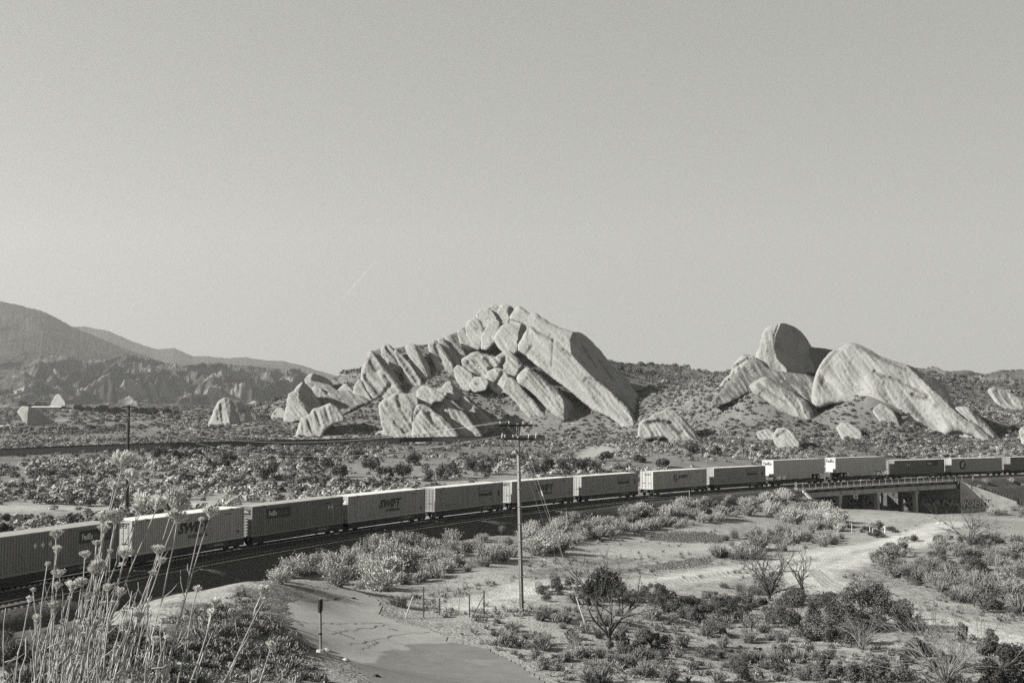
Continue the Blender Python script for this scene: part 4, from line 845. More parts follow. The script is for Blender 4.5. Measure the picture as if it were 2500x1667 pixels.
rock('huge whale backed slab at the right of the outcrop', 'z4', [(1000,620),(998,540),(1018,460),(1040,390),(1080,328),(1112,288),(1180,262),(1230,233),(1265,226),(1332,254),(1420,308),(1530,350),(1622,373),(1700,418),(1792,458),(1852,520),(1892,590),(1905,625),(1985,685),(2085,750),(2160,820),(2130,850),(2050,800),(1930,760),(1850,800),(1800,800),(1700,740),(1600,680),(1450,640),(1300,600),(1200,600),(1100,610),(1040,640)],
     shade=[([(1600,360),(1680,440),(1760,520),(1860,610),(1990,720),(2050,700),(1900,400)], [(1620,390),(1690,455),(1770,530),(1870,612)], 2.6)], cracks=[([(1400,410),(1450,440),(1560,470),(1740,570)], 6, 4), ([(1150,280),(1060,390)], 4, 5), ([(1640,555),(1690,580),(1760,590)], 6, 4), ([(1290,250),(1460,340),(1600,400)], 2.5, 4)],
     tilt=(.22, -.62), R=.12, T=.4, anchor=(1830,775), pits=7, Y=None, sl=.55)
rock('low flat boulder at the foot of the whale backed slab', 'z4', [(1832,785),(1850,740),(1900,725),(1962,733),(2012,788),(2030,815),(1950,820),(1870,812)], pits=1)
rock('thin tongue of rock trailing right from the whale backed slab', 'z4', [(1905,645),(1980,632),(2062,698),(2132,768),(2215,835),(2190,860),(2130,820),(2040,755),(1960,705)], shade=[([(2000,620),(2060,740),(2150,860),(2300,860),(2150,720)], [(1995,650),(2060,740),(2140,830)], .8)])
rock('small smooth half buried dome in the right hillside', 'z4', [(1160,775),(1180,744),(1230,742),(1292,778),(1330,825),(1260,850),(1200,835)], pits=1)
rock('pale egg shaped boulder low on the hillside right of centre', 'z4', [(750,840),(773,780),(820,772),(872,798),(912,850),(930,900),(850,910),(790,880)], cracks=[([(780,820),(830,790)], 4, 3)])
rock('rough white ledge left of the pale egg shaped boulder', 'z4', [(640,805),(700,778),(765,798),(760,855),(690,850)], nz=1.6)
rock('pale slab patch set in the hillside below the whale backed slab', 'z4', [(1385,665),(1425,615),(1500,645),(1575,765),(1530,770),(1440,720)], tilt=(0, -1.1), R=.12)
rock('streaked pale rock on the ridge near the right edge', 'z4', [(2120,535),(2150,508),(2232,538),(2345,588),(2400,660),(2270,640),(2180,610)], tilt=(0, -.9), nz=1.5)
rock('rounded boulder cut by the right edge of the picture', 'z4', [(2322,790),(2350,757),(2420,780),(2430,890),(2345,870)])
rock('arched boulder with a brushy right flank in front of the centre hills', 'z3', [(1792,1420),(1800,1320),(1830,1278),(1890,1262),(1950,1218),(2050,1173),(2122,1178),(2205,1238),(2305,1345),(2360,1400),(2440,1500),(2320,1500),(2240,1450),(2150,1470),(2080,1420),(2000,1410),(1900,1430)], cracks=[([(1900,1300),(1990,1290),(2110,1310)], 8, 5), ([(2100,1300),(2200,1400)], 6, 5)], shade=[([(2200,1220),(2250,1350),(2330,1510),(2500,1500),(2350,1300)], [(2200,1235),(2260,1350),(2340,1500)], .9)], nz=1.3, tilt=(.1, -.6))
# outlying knobs on the plain
rock('isolated grey dome on the plain left of the outcrop', 'z1', [(1405,915),(1440,860),(1468,790),(1510,755),(1560,765),(1612,773),(1680,828),(1752,858),(1768,915)], shade=[([(1520,740),(1520,800),(1560,930),(1800,930),(1700,780)], [(1515,757),(1522,810),(1540,910)], .8)], cracks=[([(1490,800),(1500,900)], 4, 4), ([(1470,840),(1475,900)], 4, 4)], dip=80, sl=.3)
rock('distant wedge shaped rock with dark right face on the left plain', 'z1', [(122,850),(145,812),(190,813),(262,850),(332,890),(410,925),(230,925),(165,900)], shade=[([(195,800),(190,860),(190,940),(450,940),(300,840)], [(193,813),(188,860),(185,925)], 1.4)], pits=1, sl=.3)
rock('tiny white pointed rock at the foot of the far mountains', 'z1', [(345,795),(375,745),(392,723),(430,770),(448,795)], pits=0)
rock('little white knob on the plain beside the leftmost tall rock', 'z1', [(1835,890),(1870,830),(1910,838),(1918,890)], pits=0)

# ---------------------------------------------------------------- mountains
def mountain(name, crest, Yc, Y0, pb, rough, seed, tn, pale=0, step=1.6, nr=130, back=.35, sc=1.0):
    cx = np.array([c[0] for c in crest], float); cy = np.array([c[1] for c in crest], float)
    px = np.arange(cx[0], cx[-1] + 1, step); pc = np.interp(px, cx, cy); t = np.linspace(0, 1 + back, nr)
    A, Tt = np.meshgrid(px, t, indexing='ij'); C = np.repeat(pc[:, None], nr, 1)
    Yd = Y0 + (Yc - Y0) * Tt; zc = ray(A[:, :1], C[:, :1])[..., 2] * Yc; z0 = ray(A[:, :1], np.full_like(A[:, :1], pb))[..., 2] * Y0
    X = ray(A, C)[..., 0] * Yd
    tf = np.clip(Tt, 0, 1); base = z0 + (zc - z0) * (tf ** 1.4); base = np.where(Tt > 1, zc - (Tt - 1) * (Yc - Y0) * .6, base)
    wl = (Yc - Y0) * .28 * sc; warp = fbm(X / wl, Yd / wl, 3, seed + 50) * wl * .5
    n = ridged((X + warp) / wl, (Yd * .5 + warp) / wl, 6, seed) - .38
    env = np.clip(tf * 5, 0, 1) * np.clip((1.02 - tf) * 3.2, .06, 1)
    z = base + n * rough * (Yc - Y0) * env + fbm(A / 7, Tt * 9, 4, seed + 3) * rough * (Yc - Y0) * .035 * np.clip(tf * 4, 0, 1)
    tv = np.full_like(z, tn) * (1 + .25 * fbm(X / wl * 3, Yd / wl * 3, 3, seed + 8))
    if pale:
        p = np.clip((fbm(X / wl * 3.3, Yd / wl * 2.2, 5, seed + 70) - .12) * 5, 0, 1) * np.clip(1.15 - tf * .8, 0, 1); tv = tv * (1 - p * pale) + .27 * p * pale
    m, k = z.shape; ix = np.arange(m * k).reshape(m, k); f = np.stack([ix[:-1, :-1], ix[1:, :-1], ix[1:, 1:], ix[:-1, 1:]], -1).reshape(-1, 4)
    return tag(npmesh(name, np.stack([X, Yd, z], -1).reshape(-1, 3), f, M_mtn, smooth=True, tone=tv.ravel()), kind='structure')
mountain('mountain', [(-500,640),(-200,690),(0,733),(50,745),(105,760),(140,778),(175,797),(230,820),(300,850),(360,870),(430,905),(520,950),(560,985)], 4600, 3000, 985, .05, 3, .042, sc=1.0, nr=260)
mountain('mountain', [(-400,800),(100,800),(175,799),(205,796),(265,807),(330,835),(380,852),(425,850),(470,869),(500,868),(550,874),(600,872),(650,880),(690,881),(740,893),(780,905),(830,920),(900,940),(1000,985)], 6800, 5000, 980, .05, 33, .045, sc=.9, nr=260)
mountain('hills', [(-500,850),(0,880),(60,880),(100,864),(150,864),(200,882),(250,876),(310,860),(350,872),(400,884),(450,893),(520,885),(600,893),(680,902),(730,908),(790,930),(850,955),(950,985),(1000,990)], 3000, 2150, 992, .085, 61, .055, pale=.75, sc=.34, nr=420)
mountain('hills', [(-400,880),(0,900),(60,905),(110,940),(170,965),(230,985),(300,990)], 2500, 2100, 992, .06, 91, .09, pale=1, sc=.5, nr=260)
mountain('hills', [(2100,930),(2200,905),(2235,897),(2290,903),(2320,905),(2360,901),(2405,912),(2440,902),(2500,900),(2700,890),(3000,880)], 1500, 950, 985, .06, 120, .1, pale=.5, sc=.7)
mountain('hills', [(2280,960),(2360,940),(2440,912),(2500,905),(2600,900),(2900,900)], 1000, 700, 990, .08, 140, .12, pale=.4, sc=.7)
# ---------------------------------------------------------------- utility poles and wires
def ground_at(px, py): return hit([px], [py])[0]
def utility_pole(px, py, top, r0, r1, label, m, arms, lean=0):
    b = ground_at(px, py); Y = b[1]; tp = at(top[0], top[1], Y); t = empty('utility_pole', tuple(b), 0, label=label, cat='utility pole'); H = tp[2] - b[2]; dx = tp[0] - b[0]
    G().tube([(0, 0, -1), (dx, 0, H)], r0, 12, r1).build('pole', m, t, True)
    pts = []
    for i, (zpy, xa, xb, yaw) in enumerate(arms):
        z = at(top[0], zpy, Y)[2] - b[2]; xl = at(xa, zpy, Y)[0] - b[0]; xr = at(xb, zpy, Y)[0] - b[0]; fx = dx * z / H; dy = yaw
        g = G()
        for yo in (-.2, .12):
            vs = []
            for (x, y) in ((xl, -dy), (xr, dy)):
                for a in (0, .1):
                    for zz in (-.075, .075): vs.append((x, y + yo + a, z + zz))
            g.add(vs, [(0, 1, 5, 4), (2, 6, 7, 3), (0, 4, 6, 2), (1, 3, 7, 5), (0, 2, 3, 1), (4, 5, 7, 6)])
        ar = g.build('crossarm', M_woodd, t)
        for sd in (-1, 1): G().tube([(fx + sd * .75, -.16, z - .05), (fx + sd * .1, -.16, z - .75)], .02, 5).build('arm_brace', M_galv, t)
        for q in (.04, .3, .72, .96):
            x = xl + (xr - xl) * q; y = -dy + 2 * dy * q
            G().tube([(x, y, z + .08), (x, y, z + .14), (x, y, z + .16), (x, y, z + .2), (x, y, z + .24), (x, y, z + .3)], [.02, .02, .06, .035, .06, .03], 8).build('insulator', M_white, t)
            pts.append(Vector(b) + Vector((x, y, z + .28)))
    return t, Vector(b), pts, H, dx
p1, b1, w1, H1, d1 = utility_pole(1274, 1490, (1264.5, 1033), .17, .12, 'tall utility pole with two crossarms in front of the train', M_wood, [(1038, 1218, 1301, .25), (1071, 1230, 1306, .2)])
G().tube([(-.03, -.17, .1), (d1 * .93 - .03, -.14, H1 * .93)], .035, 6).build('conduit', M_galv, p1)
for i in range(9): z = 1.2 + i * 1.25; G().box(d1 * z / H1 - .18, d1 * z / H1 + .17, -.22, .16, z, z + .02).build('strap', M_galv, p1)
zc = at(1264, 1071, b1[1])[2] - b1[2]
for xa in (-1.0, .45, 1.1):
    pts = []
    for k in range(9):
        q = k / 8; pts.append((d1 * .9 + xa * (1 - q) ** 1.0, -.2, zc - .1 - 1.1 * (q ** 1.6)))
    G().tube(pts, .022, 5).build('cable', M_rub, p1)
for xa, ya in ((-1.18, .25), (1.28, .35), (.75, .2)): G().tube([(d1 + xa, -.15, zc + .05), (d1 + xa + .06, -.15, zc + ya + .1), (d1 + xa + .03, -.15, zc + ya + .16)], [.03, .05, .02], 7).build('lightning_arrester', M_white, p1)
G().tube([(d1 - .16, -.1, zc - .75), (d1 - .16, -.1, zc - .95)], .1, 8).build('bracket', M_galv, p1)
p2, b2, w2, H2, d2 = utility_pole(310, 1240, (314.5, 989), .24, .19, 'dark utility pole rising from the plain behind the left containers', M_woodd, [(993, 300, 326, .5), (1016, 287, 344, .8)])
def wire(a, b, sag, r, label, g=None):
    a, b = Vector(a), Vector(b); pts = [a.lerp(b, k / 24) - Vector((0, 0, sag * 4 * (k / 24) * (1 - k / 24))) for k in range(25)]
    m = (a + b) / 2; q = G().tube([p - m for p in pts], r, 5).build('overhead_wire', M_wire); q.location = m
    tag(q, label, 'wire', 'overhead wires between the poles'); return q
wl = ['lower wire', 'middle wire', 'upper wire', 'topmost wire']
for k, (i, j, sg) in enumerate(((4, 0, 2.6), (6, 1, 2.2), (5, 4, 3.4))): wire(w2[i], w1[j], sg, .006, wl[k] + ' sagging between the dark left pole and the tall pole')
wire(at(0, 1076, 330.), at(1229, 1071, b1[1]), 1.0, .02, 'thin line running level left from the lower crossarm of the tall pole') if False else None
for k, (ox_, gx_, lab) in enumerate(((0.3, 1429, 'right'), (-.1, 1412, 'middle'), (-.9, 1372, 'left'))):
    gp = ground_at(gx_, 1524 - k * 60); a = Vector((b1[0] + d1 + .3, b1[1], b1[2] + H1 * (.95 - .08 * k))); b = Vector(gp)
    m = (a + b) / 2; t = empty('guy_wire', tuple(b), 0, label=lab + ' thin guy wire slanting from the tall pole down to the ground', cat='wire', group='guy wires of the tall pole')
    G().tube([a - b, Vector((0, 0, 0))], .013, 5).build('wire', M_galv, t)
    q = (a - b); G().tube([q * (.66 - .17 * k), q * (.69 - .17 * k)], .05, 6).build('insulator', M_white, t)
    if k == 0: G().tube([Vector((0, 0, 0)), q * .14], .045, 6).build('guard_sleeve', M_white, t)
# ---------------------------------------------------------------- fence remains, posts, markers
def post(name, px, py, tpx, tpy, r, m, label, cat, group=None, extra=None):
    b = ground_at(px, py); tp = at(tpx, tpy, b[1]); t = empty(name, tuple(b), 0, label=label, cat=cat, group=group); top = (tp[0] - b[0], 0, tp[2] - b[2])
    G().tube([(0, 0, -.3), top], r, 8).build('post', m, t); G().tube([top, (top[0], top[1], top[2] + .05)], [r * 1.25, r * .4], 8).build('cap', m, t)
    return t, np.array(b), top
fp = {}
for k, (a, bb, c, d, lab) in {'A': (1034.5, 1507, 1034, 1433, 'tallest rusty fence post, left end of the broken fence'), 'B': (1073.5, 1501, 1073, 1461, 'short fence post second from the left in the broken fence'), 'C': (1118, 1491, 1121, 1461, 'short thick post in the middle of the broken fence'),
    'D': (1146.6, 1506, 1146, 1452, 'fence post left of the braced corner post'), 'E': (1182, 1503, 1181.5, 1441, 'braced corner post at the right end of the broken fence')}.items():
    fp[k] = post('fence_post', a, bb, c, d, .045, M_galv if k == 'C' else M_railside, lab, 'fence post', 'posts of the broken fence')
t, b, top = fp['E']; q = ground_at(1150, 1512); G().tube([(top[0], 0, top[2] - .3), tuple(np.array(q) - b)], .03, 6).build('brace', M_railside, t)
ln, b, top = post('leaning_pipe', 986, 1508, 1008, 1456, .05, M_galv, 'pale pipe leaning in the bushes left of the broken fence', 'pipe')
# chain-link remains: real wires
def mesh_sheet(P, Qs, sag, label, cell=.16):
    P = np.array(P); o = P.mean(0); g = G(); a, b, c, d = P  # top-left, top-right, bottom-right, bottom-left
    L = np.linalg.norm(b - a); Hh = np.linalg.norm(d - a); nu = int(L / cell); nv = int(Hh / cell)
    def pt(u, v):
        tpt = a + (b - a) * u - np.array([0, 0, sag * 4 * u * (1 - u)]); bt = d + (c - d) * u; return tpt + (bt - tpt) * v - o
    for i in range(-nv, nu + 1):
        for dirn in (1, -1):
            u0, v0 = i / nu, 0; pts = []
            for j in range(nv + 1):
                u = (i + (j if dirn > 0 else nv - j)) / nu
                if 0 <= u <= 1: pts.append(pt(u, j / nv))
            if len(pts) > 1: g.tube([pts[0], pts[-1]] if len(pts) < 5 else [pts[0], pts[len(pts) // 2], pts[-1]], .0045, 3, cap=False)
    x = g.build('wire_mesh', M_galv); x.location = tuple(o); tag(x, label, 'wire mesh')
def tw(k, dz=0): t, b, top = fp[k]; return b + np.array(top) + np.array([0, 0, dz])
mesh_sheet([tw('C', .0), tw('E', -.1), tw('E', -1.7), tw('C', -.9)], 0, .15, 'torn chain-link mesh hanging between the middle and corner fence posts')
mesh_sheet([tw('A', -.3), tw('B', 0), tw('B', -.8), tw('A', -1.3)], 0, .1, 'torn chain-link mesh sagging from the tallest fence post')
gp, b, top = post('gate_post', 783.5, 1596, 782, 1463, .06, paint('old_post', .2), 'tall pale gate post with a dark sleeve on top beside the asphalt', 'gate post')
H = top[2]
G().tube([(top[0], 0, H * .8), (top[0], 0, H + .02)], .12, 10).build('sleeve', M_steel, gp); G().tube([(0, 0, -.1), (0, 0, .22)], [.3, .2], 10).build('concrete_foot', M_conc, gp)
for z in (.9, 1.9): G().tube([(-.02 + top[0] * z / H, 0, z), (-.02 + top[0] * z / H, 0, z + .06)], .09, 8).build('hinge', M_steel, gp)
mesh_sheet([b + np.array([0, 0, H * .52]), b + np.array([-1.7, -.2, .7]), b + np.array([-1.7, -.2, .1]), b + np.array([0, 0, .3])], 0, .1, 'scrap of chain-link mesh hanging left of the tall gate post')
for (px, py, tx, ty, lab) in ((697, 1594, 697, 1545, 'thin rod standing in scrub left of the tall gate post'), (605, 1623, 605, 1580, 'thin rod standing left of the dark mound crest, farther left')): post('metal_rod', px, py, tx, ty, .02, M_railside, lab, 'rod')
for (px, py, tx, ty, r, lab) in ((2079.5, 1301, 2079.5, 1277, .05, 'slender white marker post with a short top bar, leftmost near the bridge'), (2123.8, 1303, 2123.5, 1284, .06, 'plain white marker post beside the bent pipe'),
        (2131, 1303, 2130.5, 1290, .06, 'bent white pipe shaped like an upside down L'), (2161, 1309, 2161, 1285, .13, 'thick white vent post with a cap, largest near the bridge')):
    t, b, top = post('marker_post', px, py, tx, ty, r, M_white, lab, 'marker post', 'white posts on the sand before the bridge')
    if 'bent' in lab or 'bar' in lab: sd = 1 if 'bent' in lab else -1; G().tube([top, (top[0] + sd * .38, 0, top[2])], r * .8, 6).build('top_bar', M_white, t)
    if 'thick' in lab: G().tube([(0, 0, top[2] - .1), (0, 0, top[2]), (0, 0, top[2] + .12)], [.24, .26, .06], 10).build('vent_cap', M_white, t)
def trackpost(px, off, h, wdt, label, txt=None):
    s = s_at_px(px, off, 0); p, hd = tr(s, off); p[2] -= .4; t = empty('trackside_sign', tuple(p), 0, label=label, cat='sign')
    G().box(-.04, .04, -.04, .04, -.3, h).build('post', M_galv, t); G().box(-wdt, wdt, -.06, -.045, h * .55, h + .05).build('sign_plate', M_white, t)
    if txt:
        G().box(-wdt - .15, wdt + .15, -.06, -.045, h * .12, h * .42).build('sign_plate', M_white, t)
        for z0, z1, s_ in ((.8, .98, '6'), (.58, .76, '2')):
            g = G(); text_fit(g, s_, -.13, .13, h * z0, h * z1, lambda u, v, w_: (u, -.064 - w_, v), 0, .02, .002); g.build('lettering', M_ink, t)
trackpost(1943, SEP + 2.6, 1.5, .2, 'white numbered sign at the left end of the bridge railing', '62')
trackpost(1683, SEP + 4.4, 1.7, .05, 'slender marker post beside the ballast right of the tall pole')
trackpost(2375, SEP + 2.6, .8, .12, 'small pale marker at the right end of the bridge railing')
# litter
def litter(px, py, s, lab, v=.6):
    b = ground_at(px, py); g = G(); n = 9; vs = [(s * (.6 + .5 * random.random()) * math.cos(k * .7), s * (.6 + .5 * random.random()) * math.sin(k * .7), s * .15) for k in range(n)]
    top = [(x * .4, y * .4, s * .5) for x, y, z in vs]; bot = [(x * .9, y * .9, -.05) for x, y, z in vs]
    g.add(bot + vs + top, [(k, (k + 1) % n, n + (k + 1) % n, n + k) for k in range(n)] + [(n + k, n + (k + 1) % n, 2 * n + (k + 1) % n, 2 * n + k) for k in range(n)] + [tuple(2 * n + k for k in range(n))])
    o = g.build('stone', paint('stone%d' % int(v * 100), v)); o.location = tuple(b); tag(o, lab, 'stone')
for px, py, s, lab, v in ((1275, 1576, .22, 'pale stone at the asphalt edge right of the fence', .45), (843, 1611, .2, 'pale scrap stone below the tip of the gate post shadow', .45), (797, 1588, .28, 'pale stone right of the gate post foot', .4), (1330, 1577, .2, 'pale stone in the scrub right of the asphalt', .4),
    (917, 1652, .25, 'dark flat stone near the bottom of the asphalt', .05), (818, 1462, .2, 'small dark stone on the far end of the asphalt', .05), (862, 1461, .22, 'second dark stone on the far end of the asphalt', .06), (2290, 1277, .3, 'white stone on the sand below the bridge', .6), (2303, 1276, .35, 'larger white stone on the sand below the bridge', .6)): litter(px, py, s, lab, v)

# ---------------------------------------------------------------- asphalt pad
gx_, gy_ = np.meshgrid(np.arange(PW[:, 0].min(), PW[:, 0].max(), .25), np.arange(PW[:, 1].min(), PW[:, 1].max(), .25), indexing='ij')
inn = inpoly(gx_ + .35 * fbm(gx_ * .8, gy_ * .8, 3, 77), gy_ + .35 * fbm(gx_ * .8, gy_ * .8, 3, 78), PW); cl = inn[:-1, :-1] & inn[1:, :-1] & inn[1:, 1:] & inn[:-1, 1:]; us = np.zeros_like(inn)
us[:-1, :-1] |= cl; us[1:, :-1] |= cl; us[1:, 1:] |= cl; us[:-1, 1:] |= cl; ids = -np.ones(us.shape, int); ids[us] = np.arange(us.sum()); ci, cj = np.nonzero(cl)
hx = hgt(gx_[us], gy_[us]) + .03
dk = inpoly(gx_[us] + .8 * fbm(gx_[us] / 1.5, gy_[us] / 1.5, 4, 95), gy_[us] + .8 * fbm(gx_[us] / 1.5, gy_[us] / 1.5, 4, 96), np.array([at(a, b, 1)[:2] * 0 + hit([a], [b])[0][:2] for a, b in [(850,1625),(930,1590),(1030,1572),(1110,1570),(1190,1583),(1280,1625),(1350,1672),(1430,1765),(950,1765),(905,1672)]]))
tnn = np.where(dk, 1.2, 1.9) * (1 + .12 * fbm(gx_[us] / 2, gy_[us] / 2, 4, 91)); wp = inpoly(gx_[us] + .9 * fbm(gx_[us], gy_[us], 4, 97), gy_[us] + .9 * fbm(gx_[us], gy_[us], 4, 98), np.array([hit([a], [b])[0][:2] for a, b in [(1135,1606),(1200,1613),(1210,1624),(1150,1622)]])); tnn = np.where(wp, 1.4, tnn)
ap = npmesh('asphalt_road', np.stack([gx_[us], gy_[us], hx], -1), np.stack([ids[ci, cj], ids[ci + 1, cj], ids[ci + 1, cj + 1], ids[ci, cj + 1]], -1), M_asphalt, smooth=True, tone=tnn); tag(ap, kind='structure')
crk = [[(705,1510),(735,1520),(770,1523),(820,1522),(880,1523),(940,1520)], [(800,1547),(850,1540),(900,1533),(960,1524)], [(850,1573),(900,1565),(960,1553),(1065,1541)], [(880,1585),(915,1572),(930,1568)], [(700,1468),(760,1462),(840,1460),(910,1480)], [(940,1535),(962,1537),(965,1540)], [(770,1530),(830,1548),(870,1562)], [(712,1512),(725,1520),(742,1533)], [(745,1440),(800,1447)]]
g = G()
for c in crk:
    P = [hit([a], [b])[0] for a, b in c]; P2 = []
    for i in range(len(P) - 1):
        for k in range(6): q = P[i] + (P[i + 1] - P[i]) * k / 6; q = q + np.array([random.uniform(-.18, .18), random.uniform(-.18, .18), 0]); q[2] = float(hgt([q[0]], [q[1]])[0]) + .055; P2.append(q)
    for i in range(len(P2) - 1):
        a, b = P2[i], P2[i + 1]; d = b - a; n = np.array([-d[1], d[0], 0]); n = n / (np.linalg.norm(n) + 1e-6) * random.uniform(.012, .035); g.add([a - n, b - n, b + n, a + n], [(0, 1, 2, 3)])
tag(g.build('road_cracks', paint('crack', .09)), kind='structure')

# ---------------------------------------------------------------- plants
def quads(C, U, W2): # centres, half-axes
    return np.stack([C - U - W2, C + U - W2, C + U + W2, C - U + W2], 1)
def rnd_dirs(n, r, up=0):
    d = r.normal(size=(n, 3)); d[:, 2] = np.abs(d[:, 2]) * (1 + up) if up else d[:, 2]; return d / np.linalg.norm(d, axis=1)[:, None]
def bush_data(seed, kind):
    """unit plant (about 1 m high, 1.2 m wide) -> V, F, tone"""
    r = np.random.default_rng(seed); P = []; TN = []
    if kind in ('pale', 'grassy'):      # brushy, many upright sprays with soft tufts
        dn_ = r.uniform(.55, 1.1); ls_ = r.uniform(.75, 1.3); ts_ = r.uniform(.8, 1.25); sk_ = r.normal(size=2) * .18; ns = int((150 if kind == 'pale' else 190) * dn_); lob = r.normal(size=(5, 2)) * .2
        for i in range(ns):
            c = lob[r.integers(5)] + r.normal(size=2) * .05; a = r.uniform(0, 6.28); lean = ls_ * abs(r.normal()) * (.62 if kind == 'pale' else .5); L = r.uniform(.45, 1.0) * (1 - .12 * min(lean, 2))
            d = np.array([math.cos(a) * lean + sk_[0], math.sin(a) * lean + sk_[1], 1.]); d /= np.linalg.norm(d); b = np.array([c[0], c[1], 0]); tip = b + d * L
            s = np.cross(d, rnd_dirs(1, r)[0]); s /= np.linalg.norm(s); w_ = .014
            m_ = b + d * L * .5 + np.array([0, 0, .03])
            P.append([b - s * w_, b + s * w_, m_ + s * w_ * 1.4, m_ - s * w_ * 1.4]); P.append([m_ - s * w_ * 1.4, m_ + s * w_ * 1.4, tip + s * w_ * .5, tip - s * w_ * .5]); TN += [.7, .85]
            nt_ = 26 if kind == 'pale' else 14
            for q in range(nt_):
                f = r.uniform(.35, 1.03); cc = b + d * L * f + r.normal(size=3) * .045; u = rnd_dirs(1, r)[0]; v = np.cross(u, d + rnd_dirs(1, r)[0] * .6); v /= np.linalg.norm(v) + 1e-6
                h = ts_ * r.uniform(.009, .022) * (1.0 if kind == 'pale' else .8); uu = (d * .8 + u * .4) * h * 1.4; vv = v * h * .75
                P.append([cc - uu - vv, cc + uu - vv, cc + uu + vv, cc - uu + vv]); TN.append(.8 + .35 * f + r.uniform(-.15, .15))
    else:                               # leafy, lobed crown of small leaf clusters on short limbs
        nl = 7; lobc = np.stack([r.normal(size=nl) * .28, r.normal(size=nl) * .28, r.uniform(.16, .72, nl)], -1); lobr = r.uniform(.2, .34, nl)
        for i in range(nl):
            b = np.array([0, 0, 0.]); s = np.array([.02, .0, 0]); P.append([b - s, b + s, lobc[i] + s * .4, lobc[i] - s * .4]); TN.append(.5)
        for i in range(1500):
            k = r.integers(nl); d = rnd_dirs(1, r)[0]; rr = lobr[k] * r.uniform(.55, 1.12) ** .6; cc = lobc[k] + d * rr
            if cc[2] < .03: continue
            u = rnd_dirs(1, r)[0]; v = np.cross(u, d); v /= np.linalg.norm(v) + 1e-6; h = r.uniform(.018, .036); P.append([cc - u * h - v * h * .7, cc + u * h - v * h * .7, cc + u * h + v * h * .7, cc - u * h + v * h * .7]); TN.append(r.uniform(.7, 1.3))
    P = np.array(P); V = P.reshape(-1, 3); F_ = np.arange(len(V)).reshape(-1, 4); return V, F_, np.repeat(TN, 4)
PROT = {}
def variant(kind, i, tone_):
    key = (kind, i, round(tone_, 3))
    if key not in PROT:
        V_, F_, T_ = bush_data(100 + i * 13 + len(kind), kind); o = npmesh('proto', V_, F_, M_light, tone=T_ * tone_); PROT[key] = o.data; bpy.data.objects.remove(o)
    return PROT[key]
NB = [0]
def put_bush(name, kind, tone_, P, hgt_, label, group, wx=1.0, cat='shrub'):
    me = variant(kind, int(rng.integers(10)), tone_); o = bpy.data.objects.new(name, me); COL.objects.link(o); o.location = tuple(P - np.array([0, 0, .04])); o.rotation_euler = (0, 0, rng.uniform(0, 6.28))
    s = hgt_; o.scale = (s * wx * rng.uniform(.85, 1.2), s * wx * rng.uniform(.85, 1.2), s); tag(o, label, cat, group); NB[0] += 1; return o
def tone_at(x, y):
    a = np.arctan2(x, y); l = np.log(np.hypot(x, y)); i = np.clip(np.searchsorted(az, a), 0, len(az) - 1); j = np.clip(((l - lr[0]) / (lr[1] - lr[0])).astype(int), 0, len(lr) - 1); return tone[i, j]
def scatter(poly, n, mind, seed):
    r = np.random.default_rng(seed); P = np.array(poly, float); x0, y0 = P.min(0); x1, y1 = P.max(0); out = []; pts = np.stack([r.uniform(x0, x1, n * 12), r.uniform(y0, y1, n * 12)], -1); pts = pts[inpoly(pts[:, 0], pts[:, 1], P)]
    W_ = hit(pts[:, 0], pts[:, 1])
    bz, s, o = ballast_z(W_[:, 0], W_[:, 1]); 
    for p, w_, z_, oo in zip(pts, W_, bz, o):
        if np.isnan(w_[0]) or (-4 < oo < SEP + 3.2): continue
        if seed < 400 and w_[0] > 10 and tone_at(w_[:1], w_[1:2])[0] > .41: continue
        w_ = w_.copy(); w_[2] = max(w_[2], z_)
        if all((w_[0] - q[0]) ** 2 + (w_[1] - q[1]) ** 2 > mind ** 2 for q in out): out.append(w_)
        if len(out) >= n: break
    return out
